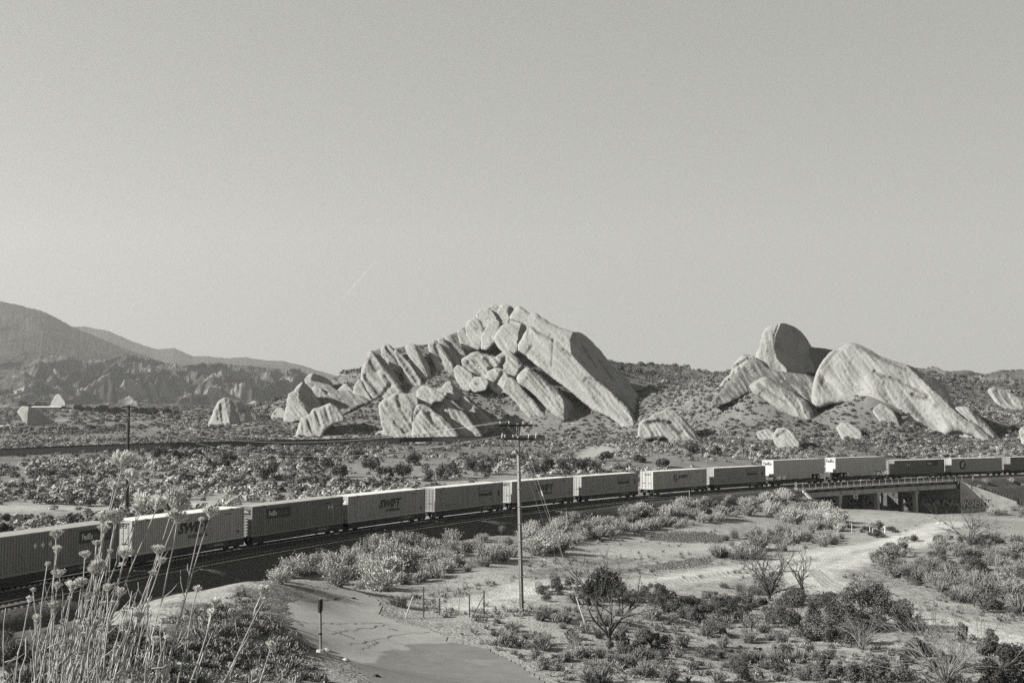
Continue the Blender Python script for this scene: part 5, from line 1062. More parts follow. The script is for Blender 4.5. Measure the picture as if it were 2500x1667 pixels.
REG = [
 ([(0,1560),(230,1530),(400,1540),(420,1667),(0,1667)], 34, .7, 'grassy', .09, (.4, .9), 'sagebrush', 'x', 'dark sagebrush under the dry stalks'),
 ([(640,1425),(700,1385),(860,1350),(1000,1335),(1120,1345),(1130,1400),(1050,1425),(960,1445),(860,1440),(760,1415)], 70, .9, 'pale', .28, (1.4, 2.3), 'rabbitbrush', 'pale rabbitbrush in the thick row below the shaded embankment', 'rabbitbrush row left of the tall pole'),
 ([(1000,1335),(1250,1300),(1260,1370),(1130,1400)], 22, 1.5, 'pale', .24, (1.2, 2.0), 'rabbitbrush', 'pale rabbitbrush on the slope just left of the tall pole', 'rabbitbrush beside the tall pole'),
 ([(1270,1310),(1500,1275),(1700,1245),(1800,1215),(1860,1215),(1840,1262),(1700,1285),(1560,1300),(1420,1325),(1290,1365)], 110, 1.05, 'pale', .27, (1.1, 2.3), 'rabbitbrush', 'pale rabbitbrush in the belt between the ballast and the gravel heap', 'rabbitbrush belt right of the tall pole'),
 ([(1840,1215),(1960,1212),(2000,1240),(2055,1275),(2050,1296),(1960,1290),(1880,1262)], 76, .95, 'pale', .3, (1.3, 2.7), 'rabbitbrush', 'pale fluffy rabbitbrush massed at the left foot of the bridge', 'rabbitbrush at the bridge foot'),
 ([(2370,1165),(2440,1190),(2480,1215),(2420,1215),(2360,1180)], 6, 1.5, 'pale', .2, (1.2, 2.0), 'rabbitbrush', 'grey rabbitbrush on the bank above the wing wall', 'rabbitbrush above the wing wall'),
 ([(2370,1230),(2500,1238),(2500,1262),(2400,1258)], 12, 1.3, 'pale', .22, (1.0, 1.8), 'rabbitbrush', 'grey rabbitbrush at the foot of the graffiti wing wall', 'rabbitbrush below the wing wall'),
 ([(930,1460),(1030,1455),(1080,1500),(1200,1480),(1270,1500),(1240,1560),(1180,1580),(1080,1540),(940,1515)], 42, .75, 'grassy', .2, (.6, 1.35), 'rabbitbrush', 'feathery rabbitbrush around the broken fence', 'rabbitbrush around the broken fence'),
 ([(400,1500),(560,1440),(640,1435),(560,1470),(420,1530)], 16, 1.2, 'pale', .2, (.9, 1.5), 'rabbitbrush', 'grey rabbitbrush along the crest behind the dry stalks', 'rabbitbrush along the left crest'),
 ([(390,1650),(560,1605),(700,1618),(760,1667),(400,1667)], 26, .6, 'pale', .24, (.7, 1.3), 'rabbitbrush', 'pale rabbitbrush at the bottom edge left of the asphalt', 'rabbitbrush at the bottom left'),
 ([(500,1530),(600,1500),(640,1540),(560,1560)], 6, 1.2, 'pale', .16, (.7, 1.2), 'sagebrush', 'dull sagebrush on the bare slope behind the crest', 'sagebrush on the bare slope'),
 ([(1750,1320),(1990,1290),(2060,1310),(2050,1345),(1900,1372),(1760,1372)], 42, 1.4, 'grassy', .2, (1.0, 2.2), 'sagebrush', 'grey sagebrush in the island between the sand flat and the dirt road', 'sagebrush island before the road'),
 ([(2090,1292),(2185,1292),(2180,1312),(2110,1313)], 9, 1.0, 'leafy', .06, (.8, 1.4), 'creosote_bush', 'dark low shrub clustered around the white marker posts', 'dark shrubs at the marker posts'),
 ([(2080,1340),(2200,1310),(2500,1320),(2500,1520),(2380,1490),(2250,1440),(2120,1385)], 100, 1.2, 'grassy', .19, (.8, 1.8), 'sagebrush', 'grey sagebrush in the dense thicket right of the dirt road', 'sagebrush thicket right of the road'),
 ([(2080,1340),(2200,1310),(2500,1310),(2500,1520),(2380,1490),(2250,1440),(2120,1385)], 34, 2.4, 'leafy', .075, (1.0, 1.9), 'creosote_bush', 'dark leafy shrub in the dense thicket right of the dirt road', 'dark shrubs right of the road'),
 ([(2400,1430),(2500,1440),(2500,1520),(2420,1490)], 12, 1.3, 'pale', .24, (1.0, 1.8), 'rabbitbrush', 'pale rabbitbrush at the right edge beside the dirt road', 'rabbitbrush beside the road'),
 ([(1300,1440),(1450,1420),(1620,1440),(1640,1470),(1500,1480),(1330,1470)], 24, 1.2, 'leafy', .07, (.7, 1.4), 'creosote_bush', 'dark low shrub on the near side of the dirt road', 'dark shrubs near the road'),
 ([(1580,1478),(1790,1470),(1800,1515),(1600,1512)], 26, 1.0, 'leafy', .075, (.8, 1.3), 'creosote_bush', 'dark matted shrub in the flat patch between the two bare trees', 'matted shrubs between the bare trees'),
 ([(1200,1500),(1700,1500),(1900,1540),(2000,1667),(1340,1667),(1290,1620),(1200,1570)], 100, 1.1, 'grassy', .17, (.4, 1.1), 'sagebrush', 'small grey sagebrush on the sandy ground at the bottom centre', 'small sagebrush at the bottom centre'),
 ([(1280,1560),(1500,1590),(1560,1667),(1360,1667)], 26, .8, 'pale', .2, (.7, 1.3), 'rabbitbrush', 'pale rabbitbrush beside the lower right edge of the asphalt', 'rabbitbrush right of the asphalt'),
 ([(1560,1560),(2100,1600),(2150,1667),(1500,1667)], 34, 1.3, 'leafy', .08, (.4, .9), 'creosote_bush', 'little dark shrub on the bare sand at the bottom right', 'little dark shrubs at the bottom right'),
 ([(1640,1440),(1850,1430),(1900,1560),(1700,1560)], 22, 1.3, 'grassy', .16, (.6, 1.3), 'sagebrush', 'grey sagebrush below the wide bare tree', 'sagebrush below the wide bare tree'),
 ([(2150,1590),(2400,1560),(2400,1667),(2150,1667)], 14, 1.3, 'leafy', .07, (.4, 1.0), 'creosote_bush', 'dark shrub around the big broom like bare bush', 'dark shrubs around the broom bush'),
]
cnt = {}; BU = []
for i, (poly, n, md, kind, tn_, hr, nm, lab, grp) in enumerate(REG):
    pts = scatter(poly, n, md, 300 + i)
    for p in pts:
        if grp.endswith('broken fence') and p[1] < 84.5 and min(abs(proj(*p)[0] - q) for q in (1034, 1073, 1120, 1146, 1181)) < 11: continue
        if cnt.get(nm, 0) >= 298: continue
        cnt[nm] = cnt.get(nm, 0) + 1
        f = {0: .8, 1: 1.0, 2: 1.2}[int(rng.integers(3))] * {'pale': 1.3, 'grassy': 1.35, 'leafy': 1.3}[kind]
        hh = hr[0] * .7 + (hr[1] * 1.05 - hr[0] * .7) * rng.random() ** 1.4; BU.append((put_bush(nm, kind, tn_ * f, p, hh, lab, grp, wx=rng.uniform(.95, 1.35)), f, kind, hh, hr))
LM = [(320,1420,'the containers at far left'),(640,1420,'the left crest'),(760,1400,'the shaded embankment'),(900,1390,'the far asphalt edge'),(1010,1440,'the leaning pipe'),(1034,1500,'the tallest fence post'),(1110,1500,'the middle fence posts'),(1182,1500,'the braced corner post'),(1274,1490,'the tall utility pole'),(1260,1360,'the tall pole middle'),(1190,1590,'the asphalt right edge'),
 (783,1596,'the tall gate post'),(640,1640,'the bottom left scrub'),(500,1640,'the dry stalks'),(1429,1522,'the guy wire anchor'),(1486,1570,'the arching bare tree'),(1590,1587,'the round shrub pair'),(1680,1310,'the gravel heap'),(1683,1230,'the marker post'),(1560,1300,'the gravel heap left end'),(1800,1250,'the bridge approach'),(1943,1210,'the bridge sign'),(2040,1270,'the left bridge pier'),(1878,1460,'the wide bare tree'),
 (1980,1540,'the spreading shrubs'),(2122,1530,'the largest shrub'),(2105,1590,'the twiggy broom bush'),(2310,1650,'the huge broom bush'),(2460,1640,'the corner shrub'),(2140,1300,'the white marker posts'),(1900,1340,'the road fork'),(2000,1380,'the bend of the dirt road'),(2368,1330,'the open bare tree'),(2200,1380,'the thicket left end'),(2300,1440,'the thicket middle'),(2450,1350,'the right edge thicket'),(2450,1480,'the right edge road'),(2420,1210,'the wing wall'),(1700,1490,'the matted shrub patch'),(1380,1640,'the bottom centre sand'),(1650,1630,'the bottom sand flat'),(1830,1600,'the sand below the bare tree'),(1250,1600,'the asphalt corner')]
used_ = {}
for o, f, kind, hh, hr in BU:
    x, y = proj(o.location.x, o.location.y, o.location.z); k = min(range(len(LM)), key=lambda i: (LM[i][0] - x) ** 2 + ((LM[i][1] - y) * 1.6) ** 2); dx, dy = x - LM[k][0], y - LM[k][1]
    side = ('right of' if dx > 0 else 'left of') if abs(dx) > abs(dy) * 1.5 else ('in front of' if dy > 0 else 'behind')
    q = (hh - hr[0] * .7) / (hr[1] * 1.05 - hr[0] * .7); sz = 'low' if q < .3 else ('middling' if q < .62 else 'tall'); tn = {'pale': ['greyish', 'pale', 'very pale'], 'grassy': ['dull', 'grey', 'light grey'], 'leafy': ['blackish', 'dark', 'dark grey']}[kind][0 if f < 1.35 * .9 or (kind != 'leafy' and f < 1.3) else (1 if f < 1.6 else 2)]
    used_.setdefault('%s %s %s %s %s' % (sz, tn, {'rabbitbrush': 'rabbitbrush', 'sagebrush': 'sagebrush', 'creosote_bush': 'dark shrub'}[o.name.split('.')[0]], side, LM[k][2]), []).append((x, o))
ORD = ['leftmost', 'second from left', 'third from left', 'fourth from left', 'fifth from left', 'sixth from left', 'seventh from left', 'eighth from left', 'ninth from left', 'tenth from left', 'eleventh from left', 'twelfth from left']
for lab, L in used_.items():
    L.sort(key=lambda q: q[0])
    for i, (x, o) in enumerate(L):
        t_ = lab if len(L) == 1 else (lab + ', ' + (ORD[i] if i < 12 else 'right hand ones'))
        if len(t_.split()) > 16: t_ = t_.replace('dark leaved ', '').replace(' the ', ' ')
        o['label'] = t_
def pebbles(name, n, polys, smin, smax, tone_, seed, kind='stuff', m=None):
    r = np.random.default_rng(seed); VV = []; TT = []; FF = []
    base_ = np.array([(1, 0, 0), (0, 1, 0), (-1, 0, 0), (0, -1, 0), (0, 0, .8), (0, 0, -.6)], float); fc = np.array([(0, 1, 4), (1, 2, 4), (2, 3, 4), (3, 0, 4), (1, 0, 5), (2, 1, 5), (3, 2, 5), (0, 3, 5)])
    for poly in polys:
        P = np.array(poly, float); x0, y0 = P.min(0); x1, y1 = P.max(0); pts = np.stack([r.uniform(x0, x1, n * 3), r.uniform(y0, y1, n * 3)], -1); pts = pts[inpoly(pts[:, 0], pts[:, 1], P)][:n]
        W_ = hit(pts[:, 0], pts[:, 1]); W_ = W_[~np.isnan(W_[:, 0])]; s = r.uniform(smin, smax, len(W_)) * r.uniform(.5, 1.5, len(W_)); jit = r.uniform(.6, 1.3, (len(W_), 6, 3))
        V_ = W_[:, None] + base_[None] * jit * s[:, None, None]; b0 = sum(len(v) for v in VV); VV.append(V_.reshape(-1, 3)); FF.append((np.arange(len(W_))[:, None, None] * 6 + fc[None]).reshape(-1, 3) + b0); TT.append(np.repeat(r.uniform(.6, 1.4, len(W_)) * tone_, 6))
    return tag(npmesh(name, np.concatenate(VV), np.concatenate(FF), M_light, tone=np.concatenate(TT)), kind=kind)
pebbles('pebbles', 2200, [[(1140,1340),(2500,1270),(2500,1667),(1340,1667)], [(640,1430),(1150,1440),(1200,1667),(400,1667)], [(230,1560),(690,1425),(760,1600),(700,1660),(100,1660)]], .02, .055, .16, 811)
pebbles('gravel', 1500, [[(1572,1306),(1640,1294),(1720,1296),(1792,1312),(1760,1326),(1640,1324),(1580,1318)], [(1560,1384),(1640,1372),(1700,1362),(1745,1368),(1690,1386),(1600,1392)], [(1990,1265),(2060,1275),(2100,1290),(2000,1292)]], .05, .12, .14, 812)
pebbles('dirt_clods', 2500, [[(300,1560),(478,1480),(700,1430),(710,1500),(740,1600),(640,1640),(400,1640)]], .02, .07, .1, 813)
def tufts(poly, n, seed, hmin, hmax, t0, t1):
    P = np.array(poly, float); r = np.random.default_rng(seed); x0, y0 = P.min(0); x1, y1 = P.max(0); pts = np.stack([r.uniform(x0, x1, n * 3), r.uniform(y0, y1, n * 3)], -1); pts = pts[inpoly(pts[:, 0], pts[:, 1], P)][:n]; W_ = hit(pts[:, 0], pts[:, 1]); W_ = W_[~np.isnan(W_[:, 0])]
    c = fbm(W_[:, 0] / 4, W_[:, 1] / 4, 3, seed); W_ = W_[(c > -.12) & (tone_at(W_[:, 0], W_[:, 1]) < .36)]; k = 26; n = len(W_); d = r.normal(size=(n, k, 3)); d[..., 2] = np.abs(d[..., 2]) + .7; d /= np.linalg.norm(d, axis=2)[..., None]; H = r.uniform(hmin, hmax, (n, 1, 1)) * r.uniform(.5, 1, (n, k, 1))
    b = W_[:, None] + r.normal(size=(n, k, 3)) * [.06, .06, 0]; s = np.cross(d, r.normal(size=(n, k, 3))); s /= np.linalg.norm(s, axis=2)[..., None]; w_ = .012 + H * .03; V_ = np.stack([b - s * w_ * .6, b + s * w_ * .6, b + d * H + s * w_, b + d * H - s * w_], 2).reshape(-1, 3)
    return V_, np.repeat(r.uniform(t0, t1, n), k * 4)
def tone_at(x, y):
    a = np.arctan2(x, y); l = np.log(np.hypot(x, y)); i = np.clip(np.searchsorted(az, a), 0, len(az) - 1); j = np.clip(((l - lr[0]) / (lr[1] - lr[0])).astype(int), 0, len(lr) - 1); return tone[i, j]
TV = [tufts([(1140,1500),(2100,1430),(2500,1500),(2500,1667),(1340,1667)], 1500, 821, .15, .45, .1, .34), tufts([(1280,1320),(2100,1280),(2500,1280),(2500,1420),(1300,1420)], 900, 822, .2, .6, .14, .36), tufts([(380,1530),(600,1440),(720,1560),(800,1667),(300,1667)], 800, 823, .12, .45, .1, .36), tufts([(1000,1460),(1300,1400),(1300,1560),(1200,1600)], 400, 824, .2, .5, .2, .36), tufts([(0,1600),(400,1560),(420,1667),(0,1667)], 700, 825, .15, .5, .05, .2)]
V_ = np.concatenate([a for a, b in TV]); tag(npmesh('dry_grass', V_, np.arange(len(V_)).reshape(-1, 4), M_light, tone=np.concatenate([b for a, b in TV])), kind='stuff')
# single big shrubs -----------------------------------------------------------------
def branch(g, p, d, L, r, depth, rr, spread, tips, up=.15, mn=3):
    pts = [Vector(p)]; rad = [r]; d = Vector(d).normalized(); n = 4
    for i in range(n):
        d = (d + Vector((rr.normal() * .16, rr.normal() * .16, rr.normal() * .1 + up * .3))).normalized(); pts.append(pts[-1] + d * (L / n)); rad.append(r * (1 - .5 * (i + 1) / n))
    g.tube(pts, rad, 5 if r > .02 else 3, cap=False); tips.append(pts[-1])
    if depth > 0:
        for k in range(mn):
            q = pts[int(rr.integers(2, n + 1))]; dd = (d + Vector((rr.normal() * spread, rr.normal() * spread, rr.normal() * spread * .5 + .05))).normalized(); branch(g, q, dd, L * rr.uniform(.55, .8), r * .5, depth - 1, rr, spread, tips, up, mn)
def leaf_cloud(centres, radii, n, r, size, tone_, name, parent, kind_='leaf'):
    c = np.array(centres); R0 = np.array(radii); k = r.integers(0, len(c), n); d = rnd_dirs(n, r); C = c[k] + d * (R0[k] * r.uniform(.35, 1.1, n) ** .5)[:, None]
    U = rnd_dirs(n, r); W2 = np.cross(U, d); W2 /= np.linalg.norm(W2, axis=1)[:, None] + 1e-6; h = r.uniform(.6, 1.3, n)[:, None] * size
    V_ = quads(C, U * h, W2 * h * .7).reshape(-1, 3); return npmesh(name, V_, np.arange(len(V_)).reshape(-1, 4), M_light, parent, tone=np.repeat(r.uniform(.7, 1.3, n), 4) * tone_)
def px2m(px, py): b = ground_at(px, py); return b, b[1] / F
def bare_tree(px, py, hpx, wpx, label, seed, nb=7, depth=3, leaf=None, upright=.3, cat='bare tree', rad=.1):
    b, m = px2m(px, py); t = empty('bare_tree', tuple(b), 0, label=label, cat=cat); rr = np.random.default_rng(seed); H = hpx * m; W_ = wpx * m * .5; tips = []
    tr_ = G(); tr_.tube([(0, 0, -.2), (.05, 0, H * .12), (.02, .03, H * .2)], [rad * 1.6, rad * 1.3, rad], 8); tr_.build('trunk', M_twig, t)
    for k in range(nb):
        a = 6.283 * k / nb + rr.uniform(-.3, .3); g = G(); ln = rr.uniform(.6, 1); d = (math.cos(a) * W_ * ln, math.sin(a) * W_ * .8 * ln, H * rr.uniform(.6, 1.0)); L = Vector(d).length * .62
        branch(g, (0, 0, H * .1), d, L, rad * .8, depth, rr, .55, tips, upright * rr.uniform(-1, 1)); g.build('branch', M_twigl if nb > 9 else M_twig, t)
    if leaf:
        leaf_cloud([(a * W_, b_ * W_, c * H) for a, b_, c, _ in leaf['c']], [q * H for *_, q in leaf['c']], leaf['n'], rr, leaf['s'], leaf['t'], 'foliage', t)
    return t
def leafy_shrub(px, py, hpx, wpx, label, seed, n=5000, tone_=.07, size=.05, lobes=14, name='leafy_shrub', cat='shrub'):
    b, m = px2m(px, py); t = empty(name, tuple(b), 0, label=label, cat=cat); rr = np.random.default_rng(seed); H = hpx * m; W_ = wpx * m * .5
    cs = []; rs = []
    for k in range(lobes):
        a = rr.uniform(0, 6.283); q = rr.uniform(0, .95) ** .75; z = rr.uniform(.05, .85) * (1 - .55 * q); cs.append((math.cos(a) * q * W_, math.sin(a) * q * W_ * .8, z * H)); rs.append(rr.uniform(.11, .27) * min(H, W_ * 1.3))
    g = G(); tips = []
    for k in range(6): c = cs[k]; branch(g, (0, 0, -.1), c, Vector(c).length * .9, .05, 1, rr, .5, tips)
    g.build('trunk', M_twig, t); leaf_cloud(cs, rs, int(n * 1.5), rr, size * .82, tone_ * 1.35, 'crown', t); return t
bare_tree(1486, 1576, 178, 190, 'bare arching tree with a dark leafy top, right of the tall pole', 401, 8, 3, dict(c=[(-.35,0,.85,.13),(-.15,.1,.92,.13),(.1,0,.88,.12),(-.5,0,.78,.1),(-.2,-.1,.76,.1)], n=2600, s=.045, t=.05))
leafy_shrub(1520, 1590, 68, 66, 'dark leafy shrub at the right foot of the arching bare tree', 402, 2600)
leafy_shrub(1590, 1587, 64, 74, 'dark round leafy shrub second from the arching bare tree', 403, 2600)
leafy_shrub(1400, 1560, 50, 50, 'grey green shrub just left of the arching bare tree', 404, 1500, .1)
bare_tree(1878, 1466, 110, 215, 'wide spreading bare tree with a dark twiggy heart beside the road', 405, 9, 3, dict(c=[(.0,0,.3,.26),(.15,0,.4,.24),(-.15,.1,.3,.22)], n=2600, s=.035, t=.045), upright=.1)
bare_tree(1960, 1452, 95, 70, 'slim bare tree leaning over the largest leafy shrub', 406, 5, 3)
leafy_shrub(2122, 1534, 138, 205, 'largest dark leafy shrub, a broad cone beside the dirt road', 407, 11000, .07, .055, 26)
leafy_shrub(1965, 1532, 108, 170, 'dark leafy shrub spreading left of the largest one', 408, 7000, .075, .05, 20)
leafy_shrub(2000, 1562, 80, 120, 'mottled leafy shrub in front of the dark spreading one', 409, 5000, .11, .05, 18)
leafy_shrub(2140, 1672, 85, 140, 'dark leafy shrub at the bottom edge below the twiggy broom', 410, 4000)
leafy_shrub(2460, 1700, 172, 165, 'tall dark leafy shrub in the bottom right corner', 411, 9000, .045, .05, 24)
leafy_shrub(2345, 1560, 66, 44, 'slender leafy shrub standing alone near the bottom right corner', 412, 1500, .1)
leafy_shrub(2230, 1540, 60, 60, 'twiggy grey shrub right of the largest leafy shrub', 413, 1200, .1)
leafy_shrub(1420, 1475, 45, 56, 'grey shrub pair on the near side of the road right of the pole', 414, 1500, .1)
leafy_shrub(1620, 1480, 56, 90, 'dark leafy shrub behind the arching tree near the road', 415, 3000, .06)
leafy_shrub(4, 1318, 95, 56, 'dark leafy tree cut by the left edge behind the leftmost container', 416, 3500, .045, .07, 14, 'leafy_tree', 'tree')
for k_, (a_, b_, h_, w_, l_) in enumerate([(2035,1500,70,90,'dark leafy shrub just left of the largest leafy shrub'),(2180,1512,60,80,'dark leafy shrub tucked against the right flank of the largest one'),(1935,1478,60,80,'dark leafy shrub under the wide bare tree crown at its right'),(2080,1570,75,120,'dark leafy shrub below the largest leafy shrub'),(1850,1490,40,90,'low dark shrub in front of the wide bare tree'),(1700,1510,38,110,'flat wide dark shrub between the two bare trees'),(1655,1500,36,80,'flat dark shrub left of the wide flat one'),
  (2250,1600,60,90,'dark shrub behind the huge bare broom bush'),(2420,1600,80,90,'dark leafy shrub left of the bottom right corner'),(2010,1650,50,100,'low leafy shrub on the bottom edge right of centre'),(1480,1450,46,80,'dark shrub behind the arching tree top')]): leafy_shrub(a_, b_, h_, w_, l_, 440 + k_, 2800, .075, .05, 12)
bare_tree(2368, 1333, 82, 190, 'bare open tree standing before the graffiti wing wall', 417, 8, 3, None, .1)
bare_tree(2105, 1592, 100, 110, 'twiggy broom shaped bush in front of the largest leafy shrub', 418, 26, 1, None, .3, 'bare shrub', .03)
bare_tree(2310, 1690, 190, 330, 'huge bare broom bush fanning out at the bottom right', 419, 34, 2, dict(c=[(0,0,.12,.1),(.2,0,.12,.1),(-.3,0,.1,.08)], n=900, s=.04, t=.09), .3, 'bare shrub', .035)
bare_tree(1835, 1545, 55, 60, 'small twiggy bush among sagebrush below the wide bare tree', 420, 12, 1, None, .3, 'bare shrub', .03)
bare_tree(1400, 1590, 50, 60, 'small twiggy bush left of the arching tree foot', 421, 12, 1, None, .3, 'bare shrub', .03)

# far scrub: too many to count -------------------------------------------------------
def low_bush(r, n=34):
    n = 84
    d = rnd_dirs(n, r, 0); d[:, 2] = np.abs(d[:, 2]); C = d * r.uniform(.55, 1.0, n)[:, None] * [.6, .6, .62] + [0, 0, .12]; U = rnd_dirs(n, r); W2 = np.cross(U, d); W2 /= np.linalg.norm(W2, axis=1)[:, None] + 1e-6
    h = r.uniform(.06, .12, n)[:, None]; return quads(C, U * h, W2 * h * .8)
LB = [low_bush(np.random.default_rng(k), 46) for k in range(12)]
def mass(name, P, H, T_, wid=1.0):
    outv = []; outt = []; r = np.random.default_rng(9)
    for k in range(12):
        m = np.arange(len(P)) % 12 == k
        if not m.any(): continue
        q = LB[k]; n = m.sum(); a = r.uniform(0, 6.28, n); ca, sa = np.cos(a), np.sin(a); s = H[m]
        X = (q[None, :, :, 0] * ca[:, None, None] - q[None, :, :, 1] * sa[:, None, None]) * (s * wid)[:, None, None]; Y = (q[None, :, :, 0] * sa[:, None, None] + q[None, :, :, 1] * ca[:, None, None]) * (s * wid)[:, None, None]; Z = q[None, :, :, 2] * s[:, None, None]
        Vv = np.stack([X, Y, Z], -1) + P[m][:, None, None, :]; outv.append(Vv.reshape(-1, 3)); outt.append((np.repeat(T_[m], q.shape[0] * 4).reshape(n, -1) * np.repeat(r.uniform(.7, 1.3, q.shape[0]), 4)[None]).ravel())
    V_ = np.concatenate(outv); return tag(npmesh(name, V_, np.arange(len(V_)).reshape(-1, 4), M_light, tone=np.concatenate(outt)), kind='stuff')
def field(n, amax, r0, r1, seed, dens):
    r = np.random.default_rng(seed); a = r.uniform(-amax, amax, n); rad = np.sqrt(r.uniform(r0 * r0, r1 * r1, n)) if r1 / r0 < 4 else np.exp(r.uniform(math.log(r0), math.log(r1), n)); x = rad * np.sin(a); y = rad * np.cos(a)
    s, o = track_off(x, y); keep = (o < -9) & (dens(x, y, r.uniform(0, 1, n)))
    x, y = x[keep], y[keep]; z = hgt(x, y); return np.stack([x, y, z], -1), r
def tone_at(x, y):
    a = np.arctan2(x, y); l = np.log(np.hypot(x, y)); i = np.clip(np.searchsorted(az, a), 0, len(az) - 1); j = np.clip(((l - lr[0]) / (lr[1] - lr[0])).astype(int), 0, len(lr) - 1); return tone[i, j]
def dplain(x, y, u):
    c = fbm(x / 22, y / 22, 3, 200); return (u < np.clip(.5 + c * 1.2, .06, 1) * np.where(y > 330, .8, 1)) & (tone_at(x, y) < np.where(y < 200, .36, .27))
P, r = field(64000, .56, 125, 470, 501, dplain)
fy_ = np.interp(P[:, 0] / P[:, 1], FPs[:, 0] / FPs[:, 1], FPs[:, 1]); k_ = ~((P[:, 1] > fy_ - 3.8) & (P[:, 1] < fy_ + 4)) & ~((np.abs(P[:, 0] / P[:, 1] * F + 1250 - 1030) < 75) & (P[:, 1] > fy_ - 30) & (P[:, 1] < fy_ + 8)); P = P[k_]
c1 = fbm(P[:, 0] / 30, P[:, 1] / 30, 3, 210); pale = r.uniform(0, 1, len(P)) < np.clip(.66 + c1 * 1.3 - np.clip((P[:, 1] - 260) / 300, 0, .25), .1, .95)
H = .42 + 1.15 * r.uniform(0, 1, len(P)) ** 2.2 * np.where(pale, 1.0, .95); 
leftp = (P[:, 0] < -25) & (P[:, 1] < 240); H = H * np.where(leftp, 1.25, 1)
mass('scrub_pale', P[pale], H[pale], r.uniform(.22, .42, pale.sum()) * np.where(P[pale][:, 1] < 260, 1.1, 1), 1.15); mass('scrub_dark', P[~pale], H[~pale], r.uniform(.09, .19, (~pale).sum()), 1.1)
P, r = field(36000, .5, 325, 640, 505, lambda x, y, u: (u < np.clip(.85 + fbm(x / 16, y / 16, 4, 230) * 1.7, .12, 1)) & (x > -110))
mass('hill_scrub', P, (.45 + .95 * r.uniform(0, 1, len(P)) ** 2), r.uniform(.08, .24, len(P)), 1.2)
P, r = field(9000, .56, 470, 1500, 502, lambda x, y, u: u < .8)
mass('scrub_distant', P, r.uniform(1.3, 3.0, len(P)), r.uniform(.08, .24, len(P)), 1.5)
# big dark junipers behind the train, counted one by one
JUN = [(650,1172,60,50),(790,1150,52,36),(905,1150,50,34),(985,1165,58,40),(1060,1172,60,42),(1110,1168,56,44),(870,1120,40,28),(1190,1158,64,36),(1160,1150,50,30),(1310,1160,66,40),(1390,1150,60,42),(1440,1152,60,36),(1345,1145,40,34),(540,1150,44,30),(560,1130,36,24),(390,1120,34,34),(440,1122,40,22),(500,1140,40,20),(1010,1135,36,30),(750,1130,34,26),(1480,1125,36,26),(1620,1140,40,22),(1560,1128,34,20),(1690,1105,34,24),(1750,1110,30,20),(700,1125,34,22),(480,1115,30,20),(830,1165,46,34),(940,1168,44,30)]
for k, (px, py, w_, h_) in enumerate(JUN):
    b, m = px2m(px, py)
    if np.isnan(b[0]): continue
    me_t = None; t = empty('juniper', tuple(b), 0, label=('dark bushy juniper behind the train, ' + ['leftmost', 'second', 'third', 'fourth', 'fifth', 'sixth', 'seventh', 'eighth', 'ninth', 'tenth', 'eleventh', 'twelfth', 'thirteenth', 'fourteenth', 'fifteenth', 'sixteenth', 'seventeenth', 'eighteenth', 'nineteenth', 'twentieth', 'twenty first', 'twenty second', 'twenty third', 'twenty fourth', 'twenty fifth', 'twenty sixth', 'twenty seventh', 'twenty eighth', 'rightmost'][sorted(JUN).index((px, py, w_, h_))] + ' counting from the left'), cat='juniper', group='junipers behind the train'); rr = np.random.default_rng(600 + k); H_ = h_ * m; W_ = w_ * m * .5
    cs = [(rr.uniform(-.75, .75) * W_, rr.uniform(-.6, .6) * W_, rr.uniform(.25, .75) * H_) for _ in range(9)]; leaf_cloud(cs, [rr.uniform(.2, .34) * max(H_, W_) for _ in cs], 1100, rr, .11, .075, 'crown', t)
    G().tube([(0, 0, -.3), (.1, 0, H_ * .5)], .1, 6, .05).build('trunk', M_twig, t)
# ---------------------------------------------------------------- far trees and buildings
def far_tree(px, py, w_, h_, k):
    b, m = px2m(px, py); b = at(px, py, 1900.) if np.isnan(b[0]) else b; m = b[1] / F
    t = empty('round_tree', tuple(b), 0, label='distant dark round tree before the far mountains, ' + ['leftmost', 'second', 'third', 'fourth', 'fifth', 'sixth', 'seventh', 'eighth', 'ninth', 'tenth', 'eleventh', 'twelfth', 'thirteenth', 'fourteenth', 'fifteenth', 'sixteenth', 'seventeenth', 'eighteenth', 'rightmost'][min(k, 18)] + ' counting from the left', cat='tree', group='trees before the far mountains'); rr = np.random.default_rng(700 + k)
    cs = [(rr.uniform(-.3, .3) * w_ * m, rr.uniform(-.3, .3) * w_ * m, rr.uniform(.35, .75) * h_ * m) for _ in range(7)]; leaf_cloud(cs, [rr.uniform(.2, .3) * w_ * m for _ in cs], 500, rr, 1.0, .04, 'crown', t)
    G().tube([(0, 0, -1), (0, 0, h_ * m * .5)], .5, 6).build('trunk', M_twig, t)
for k, (px, py, w_, h_) in enumerate([(56,993,22,15),(73,995,10,8),(93,994,16,13),(110,994,14,10),(155,1003,12,10),(190,1003,18,13),(205,1005,14,9),(218,1005,18,10),(236,1005,16,9),(253,1008,20,18),(270,1008,18,9),(284,1010,18,14),(300,1010,16,10),(330,1010,14,14),(345,1011,14,15),(357,1011,12,14),(373,1012,20,13),(407,1013,18,13),(427,1013,10,8)]): far_tree(px, py, w_, h_, k)
